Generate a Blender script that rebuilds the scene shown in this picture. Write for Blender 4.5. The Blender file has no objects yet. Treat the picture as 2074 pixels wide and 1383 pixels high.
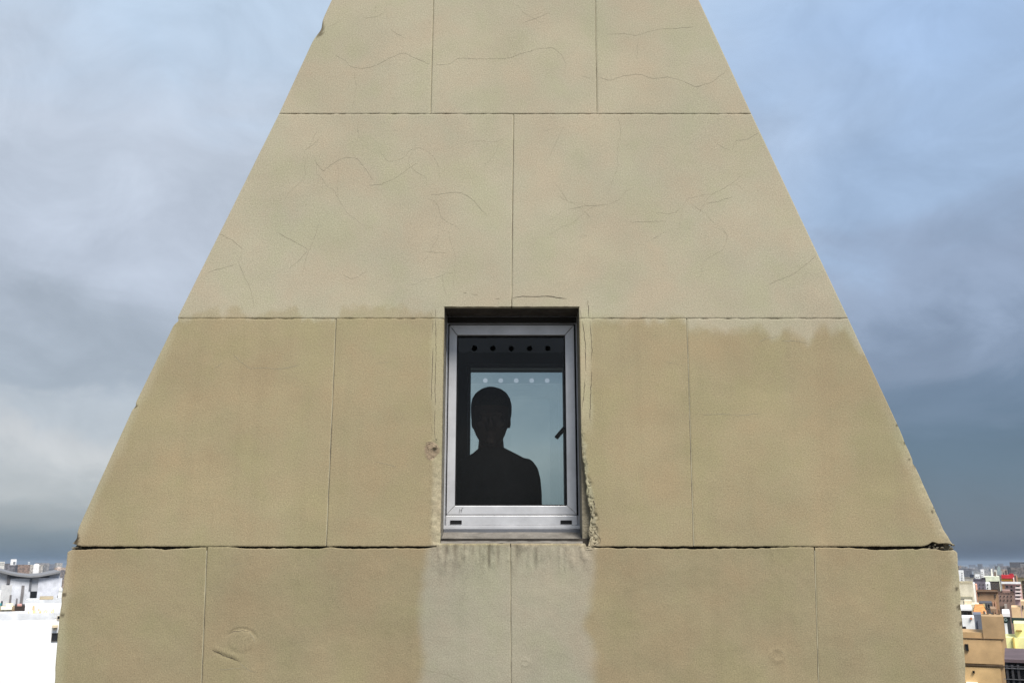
import bpy, bmesh, math, random
import numpy as np
from mathutils import Vector, Matrix

random.seed(7)
SC = bpy.context.scene
COL = SC.collection
RAD = math.radians

# ------------------------------------------------------------------ camera
FPX, PITCH, DCAM, ZCAM = 1914.0, RAD(13.2), 3.7, 45.0     # focal length in photo pixels, pitch, metres to wall, height
cd = bpy.data.cameras.new('camera')
cam = bpy.data.objects.new('camera', cd)
COL.objects.link(cam)
cam.location = (0, -DCAM, ZCAM)
cam.rotation_euler = (math.pi / 2 + PITCH, 0, 0)
cd.sensor_width = 36
cd.lens = 36 * FPX / 2074
cd.clip_start = 0.05
cd.clip_end = 60000
SC.camera = cam

# ------------------------------------------------------------------ light and exposure
EXPO = 1.86
SUN_EL, SUN_AZ = RAD(53), RAD(26)          # high, in front of the wall, to the right
sd = bpy.data.lights.new('sun', 'SUN')
sd.energy = 1.5
sd.angle = RAD(26)
sd.color = (1.0, 0.955, 0.88)
sun = bpy.data.objects.new('sun', sd)
COL.objects.link(sun)
to_sun = Vector((math.sin(SUN_AZ) * math.cos(SUN_EL), -math.cos(SUN_AZ) * math.cos(SUN_EL), math.sin(SUN_EL)))
sun.rotation_euler = to_sun.to_track_quat('Z', 'Y').to_euler()
sun.location = (30, -60, 120)

vs = SC.view_settings
SC.display_settings.display_device = 'sRGB'
vs.view_transform = 'Standard'
vs.look = 'None'
vs.exposure = EXPO
vs.gamma = 1
vs.use_curve_mapping = False


def lin(c):
    return tuple((v / 255 / 12.92) if v / 255 <= 0.04045 else ((v / 255 + 0.055) / 1.055) ** 2.4 for v in c)


W = bpy.data.worlds.new('World')
SC.world = W
W.use_nodes = True
nt = W.node_tree
nt.nodes.clear()


def N(tree, kind, **kw):
    n = tree.nodes.new(kind)
    for k, v in kw.items():
        if k == 'inp':
            for kk, vv in v.items():
                n.inputs[kk].default_value = vv
        else:
            setattr(n, k, v)
    return n


def ramp(tree, stops):
    n = tree.nodes.new('ShaderNodeValToRGB')
    e = n.color_ramp.elements
    while len(e) < len(stops):
        e.new(0.5)
    for i, (p, c) in enumerate(stops):
        e[i].position = p
        e[i].color = (*c, 1) if len(c) == 3 else c
    return n


L = nt.links.new
out = N(nt, 'ShaderNodeOutputWorld')
bg = N(nt, 'ShaderNodeBackground', inp={'Strength': 0.1})
tc = N(nt, 'ShaderNodeTexCoord')
sep = N(nt, 'ShaderNodeSeparateXYZ')
L(tc.outputs['Generated'], sep.inputs[0])
sky = N(nt, 'ShaderNodeTexSky', sky_type='NISHITA', sun_disc=False, sun_elevation=SUN_EL, sun_rotation=math.pi - SUN_AZ,
        air_density=1.0, dust_density=1.5, ozone_density=1.5)
# cloud layers: direction stretched so that the clouds lie in flat banks
mp = N(nt, 'ShaderNodeMapping')
mp.inputs['Scale'].default_value = (1.5, 1.5, 3.4)
mp.inputs['Location'].default_value = (1.7, 0.3, 0.0)
L(tc.outputs['Generated'], mp.inputs[0])
n1 = N(nt, 'ShaderNodeTexNoise', inp={'Scale': 1.6, 'Detail': 5.0, 'Roughness': 0.45, 'Distortion': 0.3})
L(mp.outputs[0], n1.inputs['Vector'])
mp2 = N(nt, 'ShaderNodeMapping')
mp2.inputs['Scale'].default_value = (3.0, 3.0, 6.5)
mp2.inputs['Location'].default_value = (4.1, 2.2, 0.7)
L(tc.outputs['Generated'], mp2.inputs[0])
n2 = N(nt, 'ShaderNodeTexNoise', inp={'Scale': 1.9, 'Detail': 8.0, 'Roughness': 0.56, 'Distortion': 0.5})
L(mp2.outputs[0], n2.inputs['Vector'])
# the cloud banks thin out from one side of the sky to the other
sx = N(nt, 'ShaderNodeMath', operation='MULTIPLY')
sx.inputs[1].default_value = -2.1
L(sep.outputs[0], sx.inputs[0])
nn = N(nt, 'ShaderNodeMath', operation='MULTIPLY_ADD')
nn.inputs[1].default_value = 1.1
nn.inputs[2].default_value = 0.22
L(n1.outputs[0], nn.inputs[0])
sm_ = N(nt, 'ShaderNodeMath', operation='ADD')
L(sx.outputs[0], sm_.inputs[0])
L(nn.outputs[0], sm_.inputs[1])
n1c = N(nt, 'ShaderNodeMapRange', interpolation_type='SMOOTHSTEP', inp={'From Min': 0.05, 'From Max': 0.95})
L(sm_.outputs[0], n1c.inputs[0])
# wavy banks: the height at which a colour is read wanders with the noise
wv = N(nt, 'ShaderNodeMath', operation='MULTIPLY_ADD')
wv.inputs[1].default_value = 0.21
wv.inputs[2].default_value = -0.105
L(n2.outputs[0], wv.inputs[0])
wk = N(nt, 'ShaderNodeMapRange', inp={'From Min': 0.0, 'From Max': 0.16, 'To Min': 0.1, 'To Max': 1.0})
L(sep.outputs[2], wk.inputs[0])
wm = N(nt, 'ShaderNodeMath', operation='MULTIPLY')
L(wv.outputs[0], wm.inputs[0])
L(wk.outputs[0], wm.inputs[1])
zz_ = N(nt, 'ShaderNodeMath', operation='ADD')
L(sep.outputs[2], zz_.inputs[0])
L(wm.outputs[0], zz_.inputs[1])
# colours by elevation (sine of the angle above the horizon)
dark = ramp(nt, [(0.0, lin((58, 80, 108))), (0.03, lin((88, 105, 126))), (0.10, lin((80, 100, 120))), (0.15, lin((98, 115, 136))), (0.20, lin((122, 136, 157))),
                 (0.27, lin((148, 163, 186))), (0.36, lin((158, 180, 208))), (0.55, lin((166, 192, 226))), (1.0, lin((165, 192, 228)))])
lite = ramp(nt, [(0.0, lin((78, 102, 126))), (0.02, lin((104, 122, 138))), (0.04, lin((142, 150, 158))), (0.07, lin((170, 174, 178))), (0.11, lin((196, 197, 198))),
                 (0.15, lin((180, 186, 192))), (0.19, lin((162, 170, 179))), (0.30, lin((186, 194, 206))), (0.37, lin((192, 201, 213))), (0.55, lin((190, 208, 227))), (1.0, lin((188, 205, 228)))])
for q in (dark, lite):
    q.color_ramp.interpolation = 'EASE'
    L(zz_.outputs[0], q.inputs[0])
mx = N(nt, 'ShaderNodeMix', data_type='RGBA')
L(n1c.outputs[0], mx.inputs[0])
L(dark.outputs[0], mx.inputs[6])
L(lite.outputs[0], mx.inputs[7])
mx2 = N(nt, 'ShaderNodeMix', data_type='RGBA', blend_type='MULTIPLY')
v2 = N(nt, 'ShaderNodeMapRange', inp={'From Min': 0.3, 'From Max': 0.7, 'To Min': 0.91, 'To Max': 1.08})
L(n1.outputs[0], v2.inputs[0])
mx2.inputs[0].default_value = 1.0
L(mx.outputs[2], mx2.inputs[6])
# small puffs
mp3 = N(nt, 'ShaderNodeMapping')
mp3.inputs['Scale'].default_value = (7.0, 7.0, 10.0)
L(tc.outputs['Generated'], mp3.inputs[0])
n3 = N(nt, 'ShaderNodeTexNoise', inp={'Scale': 1.3, 'Detail': 7.0, 'Roughness': 0.6, 'Distortion': 0.6})
L(mp3.outputs[0], n3.inputs['Vector'])
v3 = N(nt, 'ShaderNodeMapRange', inp={'From Min': 0.3, 'From Max': 0.7, 'To Min': 0.90, 'To Max': 1.10})
L(n3.outputs[0], v3.inputs[0])
vm = N(nt, 'ShaderNodeMath', operation='MULTIPLY')
L(v2.outputs[0], vm.inputs[0])
L(v3.outputs[0], vm.inputs[1])
L(vm.outputs[0], mx2.inputs[7])
gain = N(nt, 'ShaderNodeVectorMath', operation='SCALE')
gain.inputs['Scale'].default_value = 1 / (0.1 * 2 ** EXPO)
L(mx2.outputs[2], gain.inputs[0])
mx3 = N(nt, 'ShaderNodeMix', data_type='RGBA')
mx3.inputs[0].default_value = 0.94                      # cloud cover over the clear sky
L(sky.outputs[0], mx3.inputs[6])
L(gain.outputs[0], mx3.inputs[7])
L(mx3.outputs[2], bg.inputs[0])
L(bg.outputs[0], out.inputs[0])

# ------------------------------------------------------------------ helpers
CP, SP = math.cos(PITCH), math.sin(PITCH)


def at(px, py, Y):
    """Point of the vertical plane at depth Y that stands at a place measured in the photo."""
    u, v = (px - 1037) / FPX, (691.5 - py) / FPX
    dy, dz = CP - v * SP, SP + v * CP
    t = (Y + DCAM) / dy
    return u * t, ZCAM + dz * t


def X(px, py=850, Y=0.0):
    return at(px, py, Y)[0]


def Z(py, Y=0.0):
    return at(1037, py, Y)[1]


def proj(x, z, Y=0.0):
    dy, dz = Y + DCAM, z - ZCAM
    fwd = dy * CP + dz * SP
    up = -dy * SP + dz * CP
    return 1037 + FPX * x / fwd, 691.5 - FPX * up / fwd


def link(o, parent=None):
    COL.objects.link(o)
    if parent is not None:
        o.parent = parent
    return o


def mesh_obj(name, verts, faces, mat, parent=None, smooth=False):
    me = bpy.data.meshes.new(name)
    me.from_pydata([tuple(v) for v in verts], [], faces)
    me.update()
    if mat:
        me.materials.append(mat)
    if smooth:
        me.polygons.foreach_set('use_smooth', [True] * len(me.polygons))
    return link(bpy.data.objects.new(name, me), parent)


def bm_obj(name, bm, mat, parent=None, smooth=False, bevel=0.0):
    bmesh.ops.recalc_face_normals(bm, faces=bm.faces[:])
    me = bpy.data.meshes.new(name)
    bm.to_mesh(me)
    bm.free()
    if mat:
        me.materials.append(mat)
    if smooth:
        me.polygons.foreach_set('use_smooth', [True] * len(me.polygons))
    o = link(bpy.data.objects.new(name, me), parent)
    if bevel:
        m = o.modifiers.new('bevel', 'BEVEL')
        m.width = bevel
        m.segments = 2
        m.limit_method = 'ANGLE'
    return o


def add_box(bm, x0, x1, y0, y1, z0, z1):
    v = [bm.verts.new((x, y, z)) for z in (z0, z1) for y in (y0, y1) for x in (x0, x1)]
    for f in ((0, 2, 3, 1), (4, 5, 7, 6), (0, 1, 5, 4), (2, 6, 7, 3), (0, 4, 6, 2), (1, 3, 7, 5)):
        bm.faces.new([v[i] for i in f])
    return v


def box_obj(name, b, mat, parent=None, bevel=0.0):
    bm = bmesh.new()
    add_box(bm, *b)
    return bm_obj(name, bm, mat, parent, bevel=bevel)


def empty(name, loc, label, cat, group=None, rz=0.0):
    o = bpy.data.objects.new(name, None)
    o.empty_display_size = 0.2
    link(o)
    o.location = loc
    o.rotation_euler = (0, 0, rz)
    o['label'] = label
    o['category'] = cat
    if group:
        o['group'] = group
    return o


# --- lattice noise for shaping meshes
def _h(ix, iz, s):
    n = (ix * 374761393 + iz * 668265263 + s * 1274126177) & 0x7fffffff
    n = ((n ^ (n >> 13)) * 1274126177) & 0x7fffffff
    return ((n ^ (n >> 16)) & 0xffff) / 65535.0


def vnoise(x, z, s=0):
    x, z = np.asarray(x, float), np.asarray(z, float)
    ix, iz = np.floor(x).astype(np.int64), np.floor(z).astype(np.int64)
    fx, fz = x - ix, z - iz
    fx, fz = fx * fx * (3 - 2 * fx), fz * fz * (3 - 2 * fz)
    a, b, c, d = _h(ix, iz, s), _h(ix + 1, iz, s), _h(ix, iz + 1, s), _h(ix + 1, iz + 1, s)
    return (a * (1 - fx) + b * fx) * (1 - fz) + (c * (1 - fx) + d * fx) * fz


def fbm(x, z, s=0, octv=4):
    t, amp, tot = 0.0, 1.0, 0.0
    for i in range(octv):
        t = t + amp * vnoise(x * 2 ** i, z * 2 ** i, s + i)
        tot += amp
        amp *= 0.5
    return t / tot


def worley(x, z, s=0):
    """Distance gap to the cell border and a value per cell: sharp-edged fragments."""
    x, z = np.asarray(x, float), np.asarray(z, float)
    ix, iz = np.floor(x).astype(np.int64), np.floor(z).astype(np.int64)
    f1, f2, idv = np.full_like(x, 9.0), np.full_like(x, 9.0), np.zeros_like(x)
    for dx in (-1, 0, 1):
        for dz in (-1, 0, 1):
            cx, cz = ix + dx, iz + dz
            d = np.hypot(cx + _h(cx, cz, s) - x, cz + _h(cx, cz, s + 1) - z)
            near = d < f1
            f2 = np.where(near, f1, np.minimum(f2, d))
            idv = np.where(near, _h(cx, cz, s + 2), idv)
            f1 = np.where(near, d, f1)
    return f2 - f1, idv


def sstep(a, b, v):
    t = np.clip((v - a) / (b - a), 0, 1)
    return t * t * (3 - 2 * t)


# ------------------------------------------------------------------ materials
MATS = {}


def mat(name, base, rough=0.8, metal=0.0, var=0.0, vscale=3.0, bump=0.0, bscale=60.0, spec=0.3, tint=None):
    """Principled surface with two scales of colour variation and fine relief."""
    if name in MATS:
        return MATS[name]
    m = bpy.data.materials.new(name)
    m.use_nodes = True
    t = m.node_tree
    p = t.nodes['Principled BSDF']
    p.inputs['Roughness'].default_value = rough
    p.inputs['Metallic'].default_value = metal
    p.inputs['Specular IOR Level'].default_value = spec
    c = N(t, 'ShaderNodeTexCoord')
    if var:
        nz = N(t, 'ShaderNodeTexNoise', inp={'Scale': vscale, 'Detail': 6.0, 'Roughness': 0.6})
        t.links.new(c.outputs['Object'], nz.inputs['Vector'])
        mm = N(t, 'ShaderNodeMix', data_type='RGBA')
        lo = tint or tuple(v * (1 - var) for v in base)
        hi = tuple(min(1, v * (1 + var)) for v in base)
        mm.inputs[6].default_value = (*lo, 1)
        mm.inputs[7].default_value = (*hi, 1)
        mr = N(t, 'ShaderNodeMapRange', inp={'From Min': 0.3, 'From Max': 0.7})
        t.links.new(nz.outputs[0], mr.inputs[0])
        t.links.new(mr.outputs[0], mm.inputs[0])
        t.links.new(mm.outputs[2], p.inputs['Base Color'])
    else:
        p.inputs['Base Color'].default_value = (*base, 1)
    if bump:
        nb = N(t, 'ShaderNodeTexNoise', inp={'Scale': bscale, 'Detail': 4.0, 'Roughness': 0.6})
        t.links.new(c.outputs['Object'], nb.inputs['Vector'])
        b = N(t, 'ShaderNodeBump', inp={'Strength': bump, 'Distance': 0.01})
        t.links.new(nb.outputs[0], b.inputs['Height'])
        t.links.new(b.outputs[0], p.inputs['Normal'])
    MATS[name] = m
    return m


def plaster_material():
    """Painted render: colour of the paint comes with the mesh, grain and mottling from noise."""
    m = bpy.data.materials.new('painted_render')
    m.use_nodes = True
    t = m.node_tree
    p = t.nodes['Principled BSDF']
    p.inputs['Roughness'].default_value = 0.85
    p.inputs['Specular IOR Level'].default_value = 0.2
    a = N(t, 'ShaderNodeAttribute', attribute_name='paint')
    c = N(t, 'ShaderNodeTexCoord')
    g = N(t, 'ShaderNodeTexNoise', inp={'Scale': 210.0, 'Detail': 3.0, 'Roughness': 0.75})
    t.links.new(c.outputs['Object'], g.inputs['Vector'])
    gm = N(t, 'ShaderNodeMapRange', inp={'From Min': 0.25, 'From Max': 0.75, 'To Min': 0.70, 'To Max': 1.30})
    t.links.new(g.outputs[0], gm.inputs[0])
    # blotches of slightly greener and pinker paint
    b = N(t, 'ShaderNodeTexNoise', inp={'Scale': 4.5, 'Detail': 5.0, 'Roughness': 0.55})
    t.links.new(c.outputs['Object'], b.inputs['Vector'])
    br = ramp(t, [(0.36, (1.03, 0.985, 0.985)), (0.5, (1.0, 1.0, 1.0)), (0.64, (0.965, 1.0, 0.955))])
    t.links.new(b.outputs[0], br.inputs[0])
    m1 = N(t, 'ShaderNodeMix', data_type='RGBA', blend_type='MULTIPLY')
    m1.inputs[0].default_value = 1
    t.links.new(a.outputs['Color'], m1.inputs[6])
    t.links.new(br.outputs[0], m1.inputs[7])
    m2 = N(t, 'ShaderNodeMix', data_type='RGBA', blend_type='MULTIPLY')
    m2.inputs[0].default_value = 1
    t.links.new(m1.outputs[2], m2.inputs[6])
    t.links.new(gm.outputs[0], m2.inputs[7])
    t.links.new(m2.outputs[2], p.inputs['Base Color'])
    nb = N(t, 'ShaderNodeTexNoise', inp={'Scale': 130.0, 'Detail': 5.0, 'Roughness': 0.7})
    t.links.new(c.outputs['Object'], nb.inputs['Vector'])
    bp = N(t, 'ShaderNodeBump', inp={'Strength': 0.28, 'Distance': 0.004})
    t.links.new(nb.outputs[0], bp.inputs['Height'])
    t.links.new(bp.outputs[0], p.inputs['Normal'])
    return m


def glass_material(name, trans, ior=1.5, rough=0.0):
    """Tinted sheet: clear transmission with the tint, mirror reflection by Fresnel."""
    m = bpy.data.materials.new(name)
    m.use_nodes = True
    t = m.node_tree
    t.nodes.clear()
    o = N(t, 'ShaderNodeOutputMaterial')
    tr = N(t, 'ShaderNodeBsdfTransparent')
    tr.inputs[0].default_value = (*[math.sqrt(v) for v in trans], 1)      # two faces to pass
    gl = N(t, 'ShaderNodeBsdfGlossy', inp={'Roughness': rough})
    fr = N(t, 'ShaderNodeFresnel', inp={'IOR': ior})
    ge = N(t, 'ShaderNodeNewGeometry')
    mul = N(t, 'ShaderNodeMath', operation='MULTIPLY')
    inv = N(t, 'ShaderNodeMath', operation='SUBTRACT')
    inv.inputs[0].default_value = 1.0
    t.links.new(ge.outputs['Backfacing'], inv.inputs[1])
    t.links.new(fr.outputs[0], mul.inputs[0])
    t.links.new(inv.outputs[0], mul.inputs[1])
    mix = N(t, 'ShaderNodeMixShader')
    t.links.new(mul.outputs[0], mix.inputs[0])
    t.links.new(tr.outputs[0], mix.inputs[1])
    t.links.new(gl.outputs[0], mix.inputs[2])
    t.links.new(mix.outputs[0], o.inputs[0])
    return m


PLASTER = plaster_material()
CORE = mat('rough_render', (0.20, 0.175, 0.125), 0.9, var=0.25, vscale=8, bump=0.6, bscale=70)
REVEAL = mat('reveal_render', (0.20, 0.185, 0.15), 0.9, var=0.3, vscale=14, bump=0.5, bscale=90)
SOFFIT = mat('shade_dark_soffit', (0.05, 0.042, 0.034), 0.95, var=0.4, vscale=22, bump=0.5, bscale=90)  # shade under the window head put into a near-black base colour
DARKJOINT = mat('dirty_joint', (0.035, 0.03, 0.024), 0.95, var=0.5, vscale=30)
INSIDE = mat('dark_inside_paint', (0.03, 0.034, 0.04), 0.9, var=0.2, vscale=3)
ALU = mat('anodised_aluminium', (0.56, 0.56, 0.575), 0.42, metal=0.4, var=0.13, vscale=11, bump=0.05, bscale=200, spec=0.5)
ALU2 = mat('dull_aluminium', (0.16, 0.165, 0.18), 0.45, metal=0.5, var=0.12, vscale=20, spec=0.5)
BLACK = mat('black_gasket', (0.008, 0.008, 0.009), 0.7, spec=0.2)
CRACK_JOINT_SHADE = mat('crack_dirt_joint_shade', (0.10, 0.083, 0.058), 0.95, var=0.4, vscale=60)  # dirt in cracks, also the painted shade line of the perpend joints
HAIR_CRACK = mat('hairline_dirt', (0.310, 0.277, 0.20), 0.95, var=0.35, vscale=40)
GLASS_NEAR = glass_material('window_glass', (0.83, 0.87, 0.86), ior=1.40)
STRIP_NEAR = glass_material('clear_acrylic', (0.72, 0.74, 0.74), ior=1.5)
GLASS_FAR = glass_material('tinted_glass', (0.57, 0.66, 0.66))
STRIP_FAR = glass_material('tinted_acrylic', (0.52, 0.61, 0.62))

# ------------------------------------------------------------------ the gable: outline and courses
ZR = [Z(231), Z(645), Z(1106)]                     # the three bed joints in view
CH = (ZR[0] - ZR[2]) / 2
Z_TOP1, Z_BOT4 = ZR[0] + CH, ZR[2] - CH
EDGE_L = [(672, 0), (565, 231), (360, 642), (270, 825), (162, 1062), (147, 1104), (136, 1114), (120, 1245), (109, 1383)]
EDGE_R = [(1415, 0), (1522, 231), (1718, 645), (1838, 903), (1912, 1072), (1931, 1104), (1941, 1116), (1949, 1250), (1958, 1383)]


def edge_fn(pts):
    P = sorted([at(px, py, 0)[::-1] for px, py in pts])          # (z, x) ascending
    zs, xs = np.array([p[0] for p in P]), np.array([p[1] for p in P])
    s = (xs[-1] - xs[-2]) / (zs[-1] - zs[-2])

    def f(z):
        z = np.asarray(z, float)
        r = np.interp(z, zs, xs)
        return np.where(z > zs[-1], xs[-1] + s * (z - zs[-1]), r)
    return f, zs, xs


XL, ZLp, XLp = edge_fn(EDGE_L)
XR, ZRp, XRp = edge_fn(EDGE_R)
lo, hi = ZR[0], ZR[0] + 6
for _ in range(40):
    md = (lo + hi) / 2
    if XL(md) < XR(md) - 0.06:
        lo = md
    else:
        hi = md
Z_APEX = lo

# the window opening in the wall plane
OX0, OX1, OZ0, OZ1 = X(896), X(1177), Z(1099), Z(621)

# --- paint colours (albedo) over the front, with the shapes the repaints have
A = 0.71
P_UP, P_LOW, P_PATCH = [np.array(lin(c)) * A for c in ((190, 181, 156), (174, 160, 127), (176, 169, 148))]
P_PALE, P_GREY, P_DIRT = [np.array(lin(c)) * A for c in ((196, 187, 158), (160, 150, 130), (92, 82, 66))]
STEP_L = [(340, 646), (385, 645), (400, 628), (440, 622), (450, 645), (465, 628), (482, 622), (500, 644), (530, 644), (550, 630),
          (600, 624), (612, 644), (686, 644), (692, 624), (760, 622), (808, 618), (822, 617), (830, 630), (882, 632), (890, 645)]
STEP_R = [(1190, 647), (1385, 648), (1396, 668), (1430, 662), (1470, 676), (1530, 664), (1552, 676), (1565, 692), (1588, 672),
          (1618, 678), (1636, 692), (1655, 664), (1672, 656), (1685, 672), (1710, 668), (1730, 700), (1760, 720)]


def paint(x, z):
    px, py = proj(x, z)
    n = fbm(x * 9, z * 9, 3)
    nf = fbm(x * 40, z * 40, 8)
    st = np.where(px < 1037, np.interp(px, *zip(*STEP_L)), np.interp(px, *zip(*STEP_R)))
    soft = np.where(px > 1037, 15, 9)
    low = sstep(-1, 1, (py - st + (nf - 0.5) * 20 + (n - 0.5) * 18) / soft)
    low = low * np.where(py < 643, 0.62, 1.0)
    c = P_UP + (P_LOW - P_UP) * low[..., None]
    # course under the bed joint is a touch deeper still
    c = c * (1 - 0.11 * sstep(1100, 1112, py))[..., None]
    # pale repaint below the window sill
    wl = 852 + (n - 0.5) * 26 + 20 * sstep(1240, 1100, py) + 4 * np.sin(py / 23)
    wr = 1200 + (n - 0.5) * 26 - 14 * np.exp(-((py - 1265) / 22) ** 2)
    pm = sstep(-12, 14, px - wl) * sstep(-12, 14, wr - px) * sstep(1100, 1108, py)
    c = c + (P_PATCH - c) * (pm * 0.95)[..., None]
    # grey stains right under the sill
    sm = sstep(872, 892, px) * sstep(1205, 1180, px) * sstep(1098, 1104, py) * sstep(1205, 1115, py)
    streak = sstep(0.42, 0.68, fbm(x * 55, z * 9, 21)) * 0.7 + 0.3 * sstep(0.45, 0.7, nf)
    left_more = 0.45 + 0.55 * sstep(1130, 930, px)
    c = c + (P_GREY * 0.8 - c) * (sm * 0.75 * streak * left_more)[..., None]
    drip = np.zeros_like(px)
    for dx, w, y1, k in ((990, 3.2, 1150, 1.0), (1008, 2.4, 1140, .6), (972, 2, 1135, .6), (1046, 3, 1135, .7), (1053, 2, 1128, .5), (1086, 2.6, 1138, .75),
                         (1146, 2, 1130, .3), (905, 2.4, 1128, .7), (921, 2.4, 1125, .6), (940, 2.2, 1130, .5), (958, 2, 1126, .5)):
        drip = np.maximum(drip, k * np.exp(-((px - dx + (n - .5) * 4) / w) ** 2) * sstep(1100, 1108, py) * sstep(y1 + 14, y1 - 18, py))
    c = c + (P_DIRT * 0.8 - c) * (drip * 0.65)[..., None]
    # pale filler down both sides of the opening and along its foot
    fl = sstep(870, 882, px + (n - .5) * 14) * sstep(900, 894, px) * sstep(628, 640, py) * sstep(1112, 1100, py)
    fl = fl * (0.55 + 0.45 * sstep(930, 990, py))
    c = c + (P_PALE - c) * (fl * 0.75)[..., None]
    fr = sstep(1174, 1178, px) * sstep(1203, 1192, px + (n - .5) * 12) * sstep(612, 640, py) * sstep(900, 820, py)
    c = c + (P_PALE - c) * (fr * 0.6)[..., None]
    # broken filler, lower right of the opening
    bw = 1185 + 27 * sstep(890, 1095, py) + (nf - .5) * 14
    bm_ = sstep(845, 900, py) * sstep(1114, 1106, py) * sstep(1174, 1178, px) * sstep(4, -4, px - bw)
    gp, gid = worley(x * 44 + 1.6 * fbm(x * 50, z * 50, 34, 3), z * 17 + 1.6 * fbm(x * 50, z * 50, 35, 3), 33)
    crev = np.maximum(sstep(0.12, 0.02, gp) * 0.75 * sstep(.3, .6, gid + (nf - .5)), sstep(.35, .1, gid) * .45)
    c = c + (P_PALE * 0.92 - c) * (bm_ * 0.8)[..., None]
    c = c + (P_DIRT * 0.8 - c) * (bm_ * crev * 0.85)[..., None]
    # knocked-out spot left of the window
    r = np.hypot((px - 874) / 17, (py - 912) / 22) + (nf - .5) * 0.6
    g2, i2 = worley(x * 85, z * 70, 37)
    c = c + (np.array(lin((172, 150, 128))) * A * (0.8 + .35 * i2)[..., None] - c) * (sstep(1.0, 0.75, r) * 0.85)[..., None]
    c = c + (P_DIRT * 0.5 - c) * (sstep(1.0, 0.7, r) * sstep(.14, .02, g2) * sstep(.45, .6, i2))[..., None]
    r2 = np.hypot((px - 880) / 7, (py - 909) / 6) + (nf - .5) * 1.3
    c = c + (P_DIRT * 0.55 - c) * (sstep(0.9, 0.5, r2) * 0.9)[..., None]
    # grey arrises along the outer edges of the lower courses
    dl, dr = px - proj(XL(z), z)[0], proj(XR(z), z)[0] - px
    ed = sstep(24 + (n - .5) * 30, 2, dl) * sstep(640, 700, py) + sstep(30 + (n - .5) * 50, 2, dr) * sstep(760, 900, py)
    c = c + (P_PALE * 0.97 - c) * (np.clip(ed, 0, 1) * 0.55)[..., None]
    for qx, qy, qr in ((1817, 861, 3), (1833, 897, 3), (1842, 930, 3.5), (1856, 942, 5), (1888, 1036, 3), (1897, 1034, 3.5), (1892, 1028, 2), (130, 1204, 5), (127, 1245, 5), (131, 1160, 2),
                       (1938, 1192, 5), (1943, 1230, 6), (1946, 1262, 4), (275, 822, 4)):
        rr = np.hypot((px - qx) / qr, (py - qy) / qr) + (nf - .5) * 0.8
        c = c + (P_DIRT * 0.7 - c) * (sstep(1.1, 0.6, rr) * 0.8)[..., None]
    # broken flake near the top of the left edge
    r3 = np.hypot((px - 648) / 9, (py - 60) / 22)
    c = c + (P_DIRT * 1.5 - c) * (sstep(1.0, 0.6, r3 + (nf - .5) * 1.1) * 0.8)[..., None]
    r4 = np.hypot((px - 154) / 7, (py - 1089) / 16)
    c = c + (P_DIRT * 0.35 - c) * (sstep(1.0, 0.6, r4 + (nf - .5) * 0.9) * 0.9)[..., None]
    # soft weathering
    blot = fbm(x * 3.1, z * 3.1, 140, 5)
    c = c * (0.965 + 0.075 * sstep(.3, .7, blot) + (0.05 + 0.06 * low) * (fbm(x * 6, z * 14, 44, 4) - .5) + 0.06 * (fbm(x * 11, z * 11, 47, 4) - .5))[..., None]
    hue = fbm(x * 5.3, z * 5.3, 150, 4) - .5
    c = c * (1 + hue[..., None] * np.array([0.045, -0.005, -0.035]))
    run = sstep(.52, .72, fbm(x * 26, z * 1.3, 160, 3)) * sstep(640, 660, py)          # faint rain runs
    c = c * (1 - 0.028 * run)[..., None]
    return np.clip(c, 0.004, 1)


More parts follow.
